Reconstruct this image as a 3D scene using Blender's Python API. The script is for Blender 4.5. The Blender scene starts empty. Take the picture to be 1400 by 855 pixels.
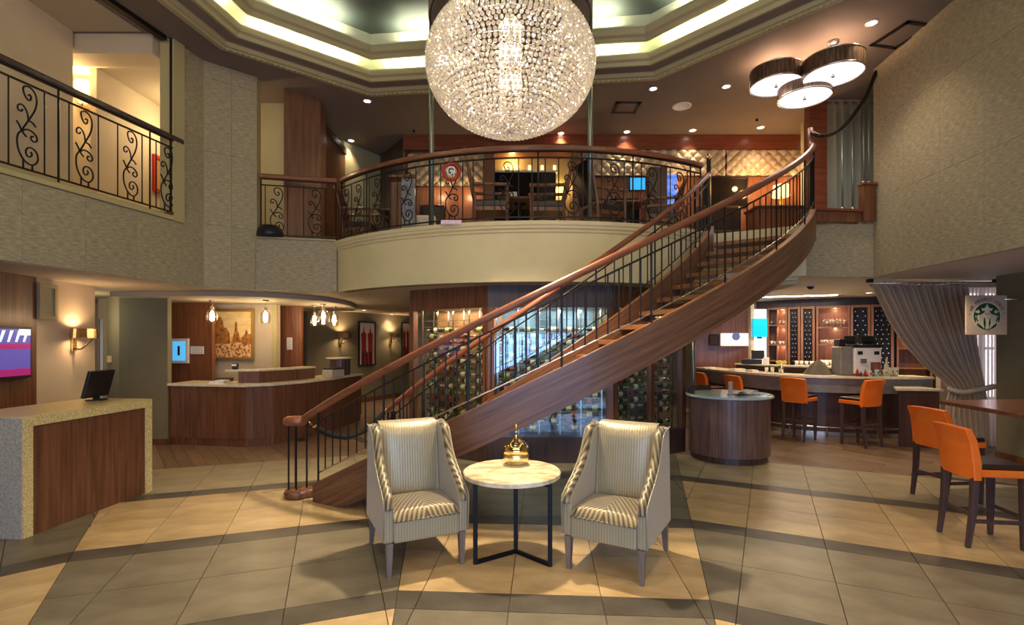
import bpy, bmesh, math, random
from mathutils import Vector, Matrix
random.seed(7)
PI = math.pi
sc = bpy.context.scene
COL = sc.collection

# ------------------------------------------------------------------ camera, world, big lights, exposure
CAMH = 1.7
FPX = 700.0
HOR = 466.0
cd = bpy.data.cameras.new('camera'); cam = bpy.data.objects.new('camera', cd); COL.objects.link(cam)
cam.location = (0, 0, CAMH); cam.rotation_euler = (PI/2, 0, 0)
cd.sensor_width = 36; cd.lens = 18.0; cd.shift_y = (HOR-427.5)/1400.0
cd.clip_start = 0.05; cd.clip_end = 100
sc.camera = cam
w = bpy.data.worlds.new('world'); sc.world = w; w.use_nodes = True
bg = w.node_tree.nodes['Background']
bg.inputs[0].default_value = (0.78, 0.70, 0.62, 1); bg.inputs[1].default_value = 0.30
sc.view_settings.view_transform = 'Standard'; sc.view_settings.look = 'None'
sc.view_settings.gamma = 1; sc.view_settings.use_curve_mapping = False
sc.view_settings.exposure = 0.80

def area(name, loc, size, power, col, rot=(0, 0, 0), sy=None, spread=None):
    l = bpy.data.lights.new(name, 'AREA'); l.energy = power; l.color = col
    l.size = size
    if sy: l.shape = 'RECTANGLE'; l.size_y = sy
    if spread: l.spread = spread
    o = bpy.data.objects.new(name, l); COL.objects.link(o); o.location = loc; o.rotation_euler = rot
    return o
def point(name, loc, power, col, r=0.05):
    l = bpy.data.lights.new(name, 'POINT'); l.energy = power; l.color = col; l.shadow_soft_size = r
    o = bpy.data.objects.new(name, l); COL.objects.link(o); o.location = loc; return o
def spot(name, loc, power, col, ang=80, blend=0.6, rot=(0, 0, 0), r=0.04):
    l = bpy.data.lights.new(name, 'SPOT'); l.energy = power; l.color = col; l.spot_size = math.radians(ang)
    l.spot_blend = blend; l.shadow_soft_size = r
    o = bpy.data.objects.new(name, l); COL.objects.link(o); o.location = loc; o.rotation_euler = rot; return o
WARM = (1.0, 0.74, 0.46); WARM2 = (1.0, 0.62, 0.33); COVE = (1.0, 0.98, 0.70)
# low bluish daylight of the glazed entrance front behind the camera
area('daylight_front', (0.4, -1.5, 1.15), 5.5, 125, (0.30, 0.52, 1.0), (PI/2, 0, 0), 1.5)
area('warm_fill_high', (0, -1.4, 4.7), 7.0, 105, (1.0, 0.78, 0.50), (math.radians(75), 0, 0), 1.6)  # unseen warm fill light high behind the camera, not daylight

# ------------------------------------------------------------------ helpers
WM = {}
def V(*a): return Vector(a)
def at(px, py, Y): return Vector(((px-700)/FPX*Y, Y, CAMH+(HOR-py)/FPX*Y))
def xz(px, Y): return (px-700)/FPX*Y
def fl(px, py):
    Y = CAMH*FPX/(py-HOR); return Vector(((px-700)/FPX*Y, Y, 0))
def zz(py, Y): return CAMH+(HOR-py)/FPX*Y
def online(px, A, B):
    r = (px-700)/FPX
    dx, dy = B[0]-A[0], B[1]-A[1]
    t = (r*A[1]-A[0])/(dx-r*dy)
    return (A[0]+t*dx, A[1]+t*dy)

def set_parent(o, parent):
    if parent is not None:
        o.parent = parent; o.matrix_parent_inverse = WM[parent.name].inverted()
ORD = ['first', 'second', 'third', 'fourth', 'fifth', 'sixth', 'seventh', 'eighth', 'ninth', 'tenth', 'eleventh', 'twelfth', 'thirteenth', 'fourteenth', 'fifteenth', 'sixteenth', 'seventeenth', 'eighteenth']
def tag(o, label=None, cat=None, group=None, kind=None):
    if label: o['label'] = label
    if cat: o['category'] = cat
    if group: o['group'] = group
    if kind: o['kind'] = kind
    return o
def thing(name, label, cat, loc=(0, 0, 0), rz=0, group=None, kind=None):
    o = bpy.data.objects.new(name, None); COL.objects.link(o)
    o.empty_display_size = 0.1
    o.location = loc; o.rotation_euler = (0, 0, rz)
    WM[o.name] = Matrix.Translation(Vector(loc)) @ Matrix.Rotation(rz, 4, 'Z')
    return tag(o, label, cat, group, kind)
def inst(name, me, parent=None, loc=(0, 0, 0), rot=(0, 0, 0), scale=None, local=False):
    """an object on shared mesh data; loc/rot are world, or local to the parent"""
    o = bpy.data.objects.new(name, me); COL.objects.link(o)
    o.location = loc; o.rotation_euler = rot
    if scale: o.scale = scale
    m = Matrix.LocRotScale(Vector(loc), o.rotation_euler.copy(), Vector(scale) if scale else Vector((1, 1, 1)))
    if parent is not None:
        o.parent = parent
        if local: m = WM[parent.name] @ m
        else: o.matrix_parent_inverse = WM[parent.name].inverted()
    WM[o.name] = m
    return o
def copy_tree(o, parent=None):
    c = o.copy(); COL.objects.link(c)
    if parent is not None: c.parent = parent
    for ch in [x for x in KIDS.get(o.name, [])]:
        copy_tree(ch, c)
    return c
KIDS = {}

class MB:
    def __init__(s): s.v = []; s.f = []; s.m = []; s.cur = 0; s.uv = {}
    def face(s, idx): s.f.append(tuple(idx)); s.m.append(s.cur)
    def add(s, vs, fs):
        b = len(s.v); s.v += [tuple(p) for p in vs]
        for f in fs: s.face([b+i for i in f])
        return b
    def box(s, x0, x1, y0, y1, z0, z1):
        x0, x1 = sorted((x0, x1)); y0, y1 = sorted((y0, y1)); z0, z1 = sorted((z0, z1))
        s.add([(x0,y0,z0),(x1,y0,z0),(x1,y1,z0),(x0,y1,z0),(x0,y0,z1),(x1,y0,z1),(x1,y1,z1),(x0,y1,z1)],
              [(0,3,2,1),(4,5,6,7),(0,1,5,4),(1,2,6,5),(2,3,7,6),(3,0,4,7)]); return s
    def obox(s, c, d, rz=0, rx=0):
        R = Matrix.Rotation(rz, 3, 'Z') @ Matrix.Rotation(rx, 3, 'X')
        vs = [Vector(c)+R @ Vector((sx*d[0]/2, sy*d[1]/2, sz*d[2]/2)) for sz in (-1, 1) for sx, sy in ((-1,-1),(1,-1),(1,1),(-1,1))]
        s.add(vs, [(0,3,2,1),(4,5,6,7),(0,1,5,4),(1,2,6,5),(2,3,7,6),(3,0,4,7)]); return s
    def prism(s, poly, z0, z1):
        a = sum(poly[i][0]*poly[(i+1)%len(poly)][1]-poly[(i+1)%len(poly)][0]*poly[i][1] for i in range(len(poly)))
        if a < 0: poly = poly[::-1]
        n = len(poly)
        s.add([(p[0],p[1],z0) for p in poly]+[(p[0],p[1],z1) for p in poly],
              [tuple(range(n-1,-1,-1)), tuple(range(n, 2*n))]+[(i,(i+1)%n,n+(i+1)%n,n+i) for i in range(n)]); return s
    def slab(s, poly, nrm, t):
        """poly: 3D points (planar), extruded by t along -nrm"""
        n = len(poly); N = Vector(nrm)*t
        s.add([tuple(p) for p in poly]+[tuple(Vector(p)-N) for p in poly],
              [tuple(range(n)), tuple(range(2*n-1, n-1, -1))]+[(i,n+i,n+(i+1)%n,(i+1)%n) for i in range(n)]); return s
    def ring(s, c, r, z, n): return [(c[0]+r*math.cos(2*PI*i/n), c[1]+r*math.sin(2*PI*i/n), z) for i in range(n)]
    def lathe(s, prof, c=(0, 0, 0), n=20, sx=1, sy=1):
        b = len(s.v)
        for r, z in prof:
            for i in range(n):
                s.v.append((c[0]+sx*r*math.cos(2*PI*i/n), c[1]+sy*r*math.sin(2*PI*i/n), c[2]+z))
        for k in range(len(prof)-1):
            for i in range(n):
                j = (i+1) % n
                s.face((b+k*n+i, b+k*n+j, b+(k+1)*n+j, b+(k+1)*n+i))
        s.face([b+i for i in range(n-1, -1, -1)]); s.face([b+(len(prof)-1)*n+i for i in range(n)])
        return s
    def tube(s, pts, r, n=6, closed=False, radii=None, sx=1.0):
        pts = [Vector(p) for p in pts]; N = len(pts); b = len(s.v)
        up = Vector((0, 0, 1)); prev = None
        for i, p in enumerate(pts):
            if closed: t = pts[(i+1) % N]-pts[i-1]
            else: t = pts[min(i+1, N-1)]-pts[max(i-1, 0)]
            if t.length < 1e-9: t = Vector((0, 0, 1))
            t.normalize()
            if prev is None:
                ref = up if abs(t.z) < 0.9 else Vector((1, 0, 0))
                a = t.cross(ref).normalized()
            else:
                a = (prev - t*prev.dot(t))
                a = a.normalized() if a.length > 1e-6 else t.cross(up).normalized()
            prev = a; c = t.cross(a)
            rr = radii[i] if radii else r
            for k in range(n):
                q = 2*PI*k/n+PI/n
                s.v.append(tuple(p+a*rr*sx*math.cos(q)+c*rr*math.sin(q)))
        for i in range(N if closed else N-1):
            for k in range(n):
                j = (k+1) % n; i2 = (i+1) % N
                s.face((b+i*n+k, b+i*n+j, b+i2*n+j, b+i2*n+k))
        if not closed:
            s.face([b+k for k in range(n-1, -1, -1)]); s.face([b+(N-1)*n+k for k in range(n)])
        return s
    def sweep(s, pts, prof, closed=False):
        """prof: (u,v) loop; u to the right of travel in plan, v up. pts 3D."""
        pts = [Vector(p) for p in pts]; N = len(pts); n = len(prof); b = len(s.v)
        for i, p in enumerate(pts):
            def d2(a, c):
                d = Vector((c.x-a.x, c.y-a.y, 0)); return d.normalized() if d.length > 1e-9 else None
            din = d2(pts[i-1], p) if (i > 0 or closed) else None
            dout = d2(p, pts[(i+1) % N]) if (i < N-1 or closed) else None
            if din is None: din = dout
            if dout is None: dout = din
            t = (din+dout).normalized(); r = Vector((t.y, -t.x, 0))
            k = 1/max(0.3, t.dot(din))
            for u, v in prof: s.v.append(tuple(p+r*u*k+Vector((0, 0, v))))
        for i in range(N if closed else N-1):
            i2 = (i+1) % N
            for k in range(n):
                j = (k+1) % n
                s.face((b+i*n+k, b+i2*n+k, b+i2*n+j, b+i*n+j))
        if not closed:
            s.face([b+k for k in range(n)]); s.face([b+(N-1)*n+k for k in range(n-1, -1, -1)])
        return s
    def sheet(s, rows):
        b = len(s.v); n = len(rows[0])
        for r in rows: s.v += [tuple(p) for p in r]
        for i in range(len(rows)-1):
            for k in range(n-1):
                s.face((b+i*n+k, b+i*n+k+1, b+(i+1)*n+k+1, b+(i+1)*n+k))
        return s
    def mesh(s, name, mats, smooth=False, fix=True):
        me = bpy.data.meshes.new(name); me.from_pydata(s.v, [], s.f)
        if not isinstance(mats, (list, tuple)): mats = [mats]
        for m in mats: me.materials.append(m)
        if len(mats) > 1: me.polygons.foreach_set('material_index', s.m)
        if fix:
            bm = bmesh.new(); bm.from_mesh(me); bmesh.ops.recalc_face_normals(bm, faces=bm.faces); bm.to_mesh(me); bm.free()
        if smooth:
            me.polygons.foreach_set('use_smooth', [True]*len(me.polygons))
        me.update(); return me

def part(name, mb, mats, parent=None, local=False, smooth=False, bevel=0, loc=(0, 0, 0), rot=(0, 0, 0), solid=0, label=None, sub=0, fix=True):
    me = mb.mesh(name, mats, smooth, fix)
    o = inst(name, me, parent, loc, rot, local=local)
    if parent is not None: KIDS.setdefault(parent.name, []).append(o)
    if solid:
        md = o.modifiers.new('solid', 'SOLIDIFY'); md.thickness = solid; md.offset = 0
    if bevel:
        md = o.modifiers.new('bevel', 'BEVEL'); md.width = bevel; md.segments = 2; md.limit_method = 'ANGLE'; md.angle_limit = math.radians(40)
    if sub:
        md = o.modifiers.new('sub', 'SUBSURF'); md.levels = sub; md.render_levels = sub
    if label: o['label'] = label
    return o
def kid(name, me, parent, loc=(0, 0, 0), rot=(0, 0, 0), scale=None, local=False):
    o = inst(name, me, parent, loc, rot, scale, local)
    KIDS.setdefault(parent.name, []).append(o); return o
def struct(name, mb, mats, parent=None, **k):
    o = part(name, mb, mats, parent, **k)
    if parent is None: o['kind'] = 'structure'
    return o
def catmull(pts, m=6):
    out = []; n = len(pts)
    P = [Vector(p) for p in pts]
    for i in range(n-1):
        p0, p1, p2, p3 = P[max(i-1, 0)], P[i], P[i+1], P[min(i+2, n-1)]
        for k in range(m):
            t = k/m
            out.append(0.5*((2*p1)+(p2-p0)*t+(2*p0-5*p1+4*p2-p3)*t*t+(3*p1-p0-3*p2+p3)*t**3))
    out.append(P[-1]); return out

# ------------------------------------------------------------------ materials
MATS = {}
def mat(name, col, rough=0.5, metal=0.0, col2=None, scale=(8, 8, 8), detail=4, bump=0.0, bscale=None, emis=None, estr=1.0,
        trans=0, ior=1.45, rnd=0.0, spec=0.5, coat=0, lo=0.35, hi=0.65, sheen=0, coord='Object', alpha=1):
    m = bpy.data.materials.new(name); m.use_nodes = True; nt = m.node_tree; N = nt.nodes; L = nt.links
    p = N['Principled BSDF']
    p.inputs['Roughness'].default_value = rough; p.inputs['Metallic'].default_value = metal
    p.inputs['Specular IOR Level'].default_value = spec; p.inputs['IOR'].default_value = ior
    p.inputs['Transmission Weight'].default_value = trans; p.inputs['Coat Weight'].default_value = coat
    p.inputs['Coat Roughness'].default_value = 0.15; p.inputs['Sheen Weight'].default_value = sheen
    p.inputs['Alpha'].default_value = alpha
    p.inputs['Base Color'].default_value = (*col, 1)
    src = None
    if col2 or bump:
        tc = N.new('ShaderNodeTexCoord'); mp = N.new('ShaderNodeMapping'); mp.inputs['Scale'].default_value = scale
        L.new(tc.outputs[coord], mp.inputs[0])
        nz = N.new('ShaderNodeTexNoise'); nz.inputs['Scale'].default_value = 1; nz.inputs['Detail'].default_value = detail
        nz.inputs['Roughness'].default_value = 0.6
        L.new(mp.outputs[0], nz.inputs['Vector'])
        if col2:
            cr = N.new('ShaderNodeValToRGB'); cr.color_ramp.elements[0].position = lo; cr.color_ramp.elements[1].position = hi
            cr.color_ramp.elements[0].color = (*col, 1); cr.color_ramp.elements[1].color = (*col2, 1)
            L.new(nz.outputs['Fac'], cr.inputs[0]); src = cr.outputs[0]
        if bump:
            bp = N.new('ShaderNodeBump'); bp.inputs['Strength'].default_value = bump; bp.inputs['Distance'].default_value = 0.01
            if bscale:
                mp2 = N.new('ShaderNodeMapping'); mp2.inputs['Scale'].default_value = bscale; L.new(tc.outputs[coord], mp2.inputs[0])
                nz2 = N.new('ShaderNodeTexNoise'); nz2.inputs['Scale'].default_value = 1; nz2.inputs['Detail'].default_value = 3
                L.new(mp2.outputs[0], nz2.inputs['Vector']); L.new(nz2.outputs['Fac'], bp.inputs['Height'])
            else: L.new(nz.outputs['Fac'], bp.inputs['Height'])
            L.new(bp.outputs[0], p.inputs['Normal'])
    if rnd:
        oi = N.new('ShaderNodeObjectInfo'); hs = N.new('ShaderNodeHueSaturation')
        mr = N.new('ShaderNodeMapRange'); mr.inputs[3].default_value = 1-rnd; mr.inputs[4].default_value = 1+rnd
        L.new(oi.outputs['Random'], mr.inputs[0]); L.new(mr.outputs[0], hs.inputs['Value'])
        if src: L.new(src, hs.inputs['Color'])
        else: hs.inputs['Color'].default_value = (*col, 1)
        src = hs.outputs[0]
    if src: L.new(src, p.inputs['Base Color'])
    if emis:
        p.inputs['Emission Color'].default_value = (*emis, 1); p.inputs['Emission Strength'].default_value = estr
    MATS[name] = m; return m
def wood(name, c1, c2, axis='z', rough=0.4, rnd=0.0, coat=0.15, coord='Object', fine=1.0):
    s = {'z': (26*fine, 26*fine, 1.3), 'x': (1.3, 26*fine, 26*fine), 'y': (26*fine, 1.3, 26*fine)}[axis]
    return mat(name, c1, rough, col2=c2, scale=s, detail=6, rnd=rnd, coat=coat, lo=0.32, hi=0.7, bump=0.08, coord=coord)
def mixmat(name, a_col, t_col, fac, rough=0.1, kind='glass'):
    """thin glass: transparent + glossy;  veil: transparent + translucent + diffuse"""
    m = bpy.data.materials.new(name); m.use_nodes = True; nt = m.node_tree; N = nt.nodes; L = nt.links
    N.remove(N['Principled BSDF']); out = N['Material Output']
    mx = N.new('ShaderNodeMixShader'); L.new(mx.outputs[0], out.inputs[0])
    tr = N.new('ShaderNodeBsdfTransparent'); tr.inputs[0].default_value = (*t_col, 1)
    mx.inputs[0].default_value = fac
    if kind == 'glass':
        g = N.new('ShaderNodeBsdfGlossy'); g.inputs[0].default_value = (*a_col, 1); g.inputs['Roughness'].default_value = rough
        L.new(tr.outputs[0], mx.inputs[1]); L.new(g.outputs[0], mx.inputs[2])
    elif kind == 'veil':
        d = N.new('ShaderNodeBsdfDiffuse'); d.inputs[0].default_value = (*a_col, 1)
        t = N.new('ShaderNodeBsdfTranslucent'); t.inputs[0].default_value = (*a_col, 1)
        m2 = N.new('ShaderNodeMixShader'); m2.inputs[0].default_value = 0.5
        L.new(d.outputs[0], m2.inputs[1]); L.new(t.outputs[0], m2.inputs[2])
        L.new(tr.outputs[0], mx.inputs[1]); L.new(m2.outputs[0], mx.inputs[2])
    elif kind == 'crystal':
        g = N.new('ShaderNodeBsdfGlossy'); g.inputs[0].default_value = (*a_col, 1); g.inputs['Roughness'].default_value = rough
        t = N.new('ShaderNodeBsdfTranslucent'); t.inputs[0].default_value = (*a_col, 1)
        m2 = N.new('ShaderNodeMixShader'); m2.inputs[0].default_value = 0.6
        L.new(g.outputs[0], m2.inputs[1]); L.new(t.outputs[0], m2.inputs[2])
        L.new(tr.outputs[0], mx.inputs[1]); L.new(m2.outputs[0], mx.inputs[2])
    MATS[name] = m; return m

M_wallcov = mat('woven_wallcovering', (0.225, 0.19, 0.115), 0.75, col2=(0.46, 0.395, 0.25), scale=(12, 12, 62), detail=10, bump=0.4, rnd=0.03, lo=0.3, hi=0.7)
M_joint = mat('joint_backing', (0.52, 0.47, 0.33), 0.8)
M_plaster = mat('cream_plaster', (0.58, 0.495, 0.27), 0.6, col2=(0.62, 0.535, 0.30), scale=(2, 2, 2))
M_ceil = mat('taupe_ceiling', (0.17, 0.135, 0.11), 0.8, col2=(0.19, 0.155, 0.125), scale=(1.5, 1.5, 1.5))
M_soffit = mat('soffit_paint', (0.42, 0.36, 0.26), 0.8)
M_soffit_bar = mat('bar_soffit_paint', (0.58, 0.56, 0.50), 0.7)
M_mould = mat('cream_moulding', (0.36, 0.31, 0.17), 0.55)
M_cove = mat('cove_paint', (0.62, 0.62, 0.46), 0.7)
M_dome = mat('dome_ceiling_paint', (0.10, 0.12, 0.11), 0.5, col2=(0.12, 0.14, 0.125), scale=(1, 1, 1))
M_beige = mat('beige_wall_paint', (0.50, 0.41, 0.29), 0.75, col2=(0.54, 0.45, 0.32), scale=(2, 2, 2))
M_olive = mat('olive_wall_paint', (0.185, 0.165, 0.10), 0.75, col2=(0.205, 0.185, 0.115), scale=(2, 2, 2))
M_sage = mat('sage_wall_paint', (0.36, 0.335, 0.20), 0.7)
M_gold = mat('gold_trim_paint', (0.45, 0.38, 0.19), 0.5)
M_wpan = wood('walnut_panel', (0.085, 0.029, 0.012), (0.21, 0.084, 0.036))
M_wpan_l = wood('chestnut_panel', (0.14, 0.045, 0.019), (0.27, 0.105, 0.046))
M_wred = wood('red_mahogany_panel', (0.12, 0.028, 0.010), (0.25, 0.065, 0.026), axis='x')
M_wdark = wood('dark_wenge', (0.035, 0.02, 0.018), (0.08, 0.045, 0.035))
M_wstring = wood('stair_walnut', (0.085, 0.034, 0.015), (0.21, 0.098, 0.048), axis='x', coord='UV', fine=0.9, coat=0.05)
M_tread = wood('tread_oak', (0.17, 0.065, 0.022), (0.30, 0.13, 0.05), axis='x')
M_rail = wood('rail_mahogany', (0.15, 0.045, 0.020), (0.25, 0.085, 0.040), axis='x', rough=0.34, coat=0.15, fine=0.4)
M_host = wood('host_zebrano', (0.085, 0.045, 0.036), (0.20, 0.115, 0.092), fine=0.8)
M_bark = wood('bar_shelf_wood', (0.20, 0.075, 0.035), (0.34, 0.15, 0.07))
M_barw = wood('bar_base_wood', (0.055, 0.022, 0.018), (0.10, 0.045, 0.035))
M_table = wood('counter_top_wood', (0.13, 0.045, 0.025), (0.24, 0.10, 0.055), axis='x', rough=0.22, coat=0.5)
M_legw = wood('stool_leg_wood', (0.045, 0.025, 0.022), (0.11, 0.065, 0.055))
M_legg = wood('weathered_leg_wood', (0.12, 0.09, 0.07), (0.22, 0.17, 0.13))
M_iron = mat('black_iron', (0.012, 0.012, 0.013), 0.42, 0.6)
M_iron2 = mat('bronze_iron', (0.035, 0.028, 0.022), 0.4, 0.7)
M_steel = mat('brushed_steel', (0.62, 0.60, 0.58), 0.25, 1.0)
M_post = mat('patina_post', (0.20, 0.22, 0.18), 0.35, 0.7)
M_brass = mat('polished_brass', (0.85, 0.55, 0.20), 0.12, 1.0)
M_goldm = mat('mirror_gold', (0.80, 0.56, 0.26), 0.10, 1.0)
M_copper = mat('copper_shade', (0.72, 0.42, 0.20), 0.22, 1.0)
M_black = mat('black_plastic', (0.012, 0.012, 0.014), 0.35)
M_blackf = mat('black_velvet', (0.006, 0.006, 0.006), 0.9)
M_white = mat('white_plastic', (0.75, 0.73, 0.70), 0.4)
M_quartz = mat('speckled_quartz', (0.50, 0.36, 0.12), 0.32, col2=(0.76, 0.62, 0.31), scale=(70, 70, 70), detail=5, lo=0.4, hi=0.6)
M_qside = mat('grey_quartz', (0.34, 0.31, 0.25), 0.35, col2=(0.52, 0.48, 0.40), scale=(50, 50, 50), detail=6, lo=0.38, hi=0.62)
M_stonetop = mat('pale_counter_stone', (0.66, 0.56, 0.38), 0.2, col2=(0.80, 0.72, 0.55), scale=(14, 14, 14), detail=5)
M_marble = mat('cream_marble', (0.50, 0.37, 0.19), 0.18, col2=(0.80, 0.71, 0.50), scale=(5, 11, 6), detail=8, lo=0.36, hi=0.56)
M_glasstop = mat('frosted_glass_top', (0.45, 0.56, 0.55), 0.18)
M_apron = mat('bar_apron_stone', (0.16, 0.155, 0.14), 0.4, col2=(0.22, 0.21, 0.19), scale=(6, 6, 6))
M_tile = [mat('beige_tile', (0.40, 0.27, 0.125), 0.33, col2=(0.58, 0.42, 0.22), scale=(2.2, 5, 5), detail=7, rnd=0.06),
          mat('olive_grey_tile', (0.135, 0.112, 0.075), 0.35, col2=(0.22, 0.187, 0.13), scale=(2.2, 4, 5), detail=7, rnd=0.06),
          mat('charcoal_band_tile', (0.060, 0.050, 0.037), 0.38, col2=(0.10, 0.085, 0.065), scale=(3, 3, 3), detail=6, rnd=0.05),
          mat('dark_grey_tile', (0.12, 0.10, 0.07), 0.38, col2=(0.20, 0.17, 0.115), scale=(2.5, 4, 4), detail=7, rnd=0.05),
          mat('pale_stone_tile', (0.27, 0.22, 0.135), 0.34, col2=(0.38, 0.315, 0.20), scale=(2.5, 4, 4), detail=7, rnd=0.05)]
M_grout = mat('grout', (0.07, 0.055, 0.04), 0.8)
M_plank = [wood('parquet_a', (0.17, 0.105, 0.065), (0.27, 0.18, 0.115), axis='x', rnd=0.2, rough=0.35),]
M_orange = mat('orange_vinyl', (0.88, 0.15, 0.008), 0.42, col2=(0.90, 0.20, 0.02), scale=(5, 5, 5), bump=0.06, bscale=(60, 60, 60))
M_leather = mat('brown_leather', (0.035, 0.018, 0.014), 0.30, bump=0.1, scale=(50, 50, 50))
M_drape = mat('taupe_drape', (0.40, 0.29, 0.20), 0.6, sheen=0.2)
M_pleat = mat('bronze_mesh_pleat', (0.16, 0.125, 0.10), 0.45, 0.4)
M_sheer = mixmat('white_sheer', (0.85, 0.80, 0.80), (1, 1, 1), 0.72, kind='veil')
M_glass = mixmat('thin_glass', (0.8, 0.9, 0.95), (0.90, 0.95, 0.94), 0.10, 0.03)
M_crystal = mixmat('cut_crystal', (0.92, 0.88, 0.82), (1.0, 0.96, 0.92), 0.88, 0.08, kind='crystal')
M_pend = mixmat('pendant_glass', (0.9, 0.88, 0.85), (0.93, 0.90, 0.86), 0.22, 0.05)
M_clear = mixmat('clear_glassware', (0.95, 0.93, 0.9), (0.95, 0.93, 0.9), 0.45, 0.12, kind='crystal')
M_lampglass = mat('frosted_lamp_glass', (0.9, 0.85, 0.85), 0.4, emis=(1.0, 0.88, 0.86), estr=0.62)
M_bulb = mat('lit_bulb', (1, 0.9, 0.7), 0.4, emis=(1.0, 0.80, 0.52), estr=6)
M_bulbw = mat('lit_downlight', (1, 0.95, 0.85), 0.4, emis=(1.0, 0.88, 0.72), estr=9)
M_candle = mat('lit_shade', (1, 0.7, 0.3), 0.5, emis=(1.0, 0.62, 0.25), estr=1.3)
M_pad = mat('cream_upholstery', (0.40, 0.31, 0.20), 0.5, sheen=0.3)
M_mirror = mat('dark_glass_panel', (0.012, 0.010, 0.009), 0.08)
M_red = mat('red_paint', (0.38, 0.022, 0.012), 0.45)
M_paper = mat('paper', (0.75, 0.68, 0.55), 0.6)
M_bott = [mat('green_bottle_glass', (0.03, 0.045, 0.015), 0.12, spec=0.8), mat('black_bottle_glass', (0.012, 0.010, 0.009), 0.12, spec=0.8), mat('amber_bottle_glass', (0.10, 0.045, 0.012), 0.12, spec=0.8)]
M_label = [mat('cream_bottle_label', (0.66, 0.60, 0.42), 0.6), mat('olive_bottle_label', (0.42, 0.40, 0.16), 0.6), mat('red_bottle_foil', (0.35, 0.05, 0.03), 0.4)]

def fabric(name, c1, c2, chevron, k=0):
    m = bpy.data.materials.new(name); m.use_nodes = True; nt = m.node_tree; N = nt.nodes; L = nt.links
    p = N['Principled BSDF']; p.inputs['Roughness'].default_value = 0.42; p.inputs['Metallic'].default_value = 0.28
    p.inputs['Sheen Weight'].default_value = 0.3
    tc = N.new('ShaderNodeTexCoord'); sp = N.new('ShaderNodeSeparateXYZ'); L.new(tc.outputs['Object'], sp.inputs[0])
    ab = N.new('ShaderNodeMath'); ab.operation = 'ABSOLUTE'; L.new(sp.outputs['X'], ab.inputs[0])
    if chevron:
        ml = N.new('ShaderNodeMath'); ml.operation = 'MULTIPLY_ADD'; L.new(sp.outputs['Y'], ml.inputs[0]); ml.inputs[1].default_value = 0.6
        L.new(ab.outputs[0], ml.inputs[2]); v = ml.outputs[0]; k = 175
    else:
        v = sp.outputs['X']; k = 300
    m2 = N.new('ShaderNodeMath'); m2.operation = 'MULTIPLY'; L.new(v, m2.inputs[0]); m2.inputs[1].default_value = k
    s = N.new('ShaderNodeMath'); s.operation = 'SINE'; L.new(m2.outputs[0], s.inputs[0])
    nz = N.new('ShaderNodeTexNoise'); nz.inputs['Scale'].default_value = 9; L.new(tc.outputs['Object'], nz.inputs['Vector'])
    a2 = N.new('ShaderNodeMath'); a2.operation = 'ADD'; L.new(s.outputs[0], a2.inputs[0]); L.new(nz.outputs['Fac'], a2.inputs[1])
    mr = N.new('ShaderNodeMapRange'); mr.inputs[1].default_value = -0.5; mr.inputs[2].default_value = 1.5; L.new(a2.outputs[0], mr.inputs[0])
    cr = N.new('ShaderNodeMixRGB'); cr.inputs[1].default_value = (*c1, 1); cr.inputs[2].default_value = (*c2, 1)
    L.new(mr.outputs[0], cr.inputs[0]); L.new(cr.outputs[0], p.inputs['Base Color'])
    bp = N.new('ShaderNodeBump'); bp.inputs['Strength'].default_value = 0.3 if chevron else 0.12; bp.inputs['Distance'].default_value = 0.003
    L.new(s.outputs[0], bp.inputs['Height']); L.new(bp.outputs[0], p.inputs['Normal'])
    return m
M_fab_seat = fabric('chevron_velvet', (0.055, 0.04, 0.02), (0.30, 0.235, 0.12), True)
M_fab = fabric('striped_satin', (0.31, 0.255, 0.15), (0.42, 0.355, 0.215), False)

def clip(poly, n, d):
    """keep points with p.n >= d"""
    out = []
    for i in range(len(poly)):
        a, b = poly[i], poly[(i+1) % len(poly)]
        da, db = a[0]*n[0]+a[1]*n[1]-d, b[0]*n[0]+b[1]*n[1]-d
        if da >= 0: out.append(a)
        if (da > 0 and db < 0) or (da < 0 and db > 0):
            t = da/(da-db); out.append((a[0]+t*(b[0]-a[0]), a[1]+t*(b[1]-a[1])))
    return out
def parea(p): return abs(sum(p[i][0]*p[(i+1)%len(p)][1]-p[(i+1)%len(p)][0]*p[i][1] for i in range(len(p))))/2
def shrink(poly, g):
    c = (sum(p[0] for p in poly)/len(poly), sum(p[1] for p in poly)/len(poly))
    a = sum(poly[i][0]*poly[(i+1)%len(poly)][1]-poly[(i+1)%len(poly)][0]*poly[i][1] for i in range(len(poly)))
    if a < 0: poly = poly[::-1]
    res = poly
    for i in range(len(poly)):
        p, q = poly[i], poly[(i+1) % len(poly)]
        dx, dy = q[0]-p[0], q[1]-p[1]; l = math.hypot(dx, dy)
        if l < 1e-6: continue
        n = (-dy/l, dx/l); res = clip(res, n, p[0]*n[0]+p[1]*n[1]+g)
        if len(res) < 3: return []
    return res
def visible(poly, z=0):
    xs = [700+FPX*p[0]/max(p[1], 0.2) for p in poly if p[1] > 0.2]; ys = [HOR+FPX*(CAMH-z)/max(p[1], 0.2) for p in poly if p[1] > 0.2]
    if not xs: return False
    return max(xs) > -30 and min(xs) < 1430 and min(ys) < 885
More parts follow.
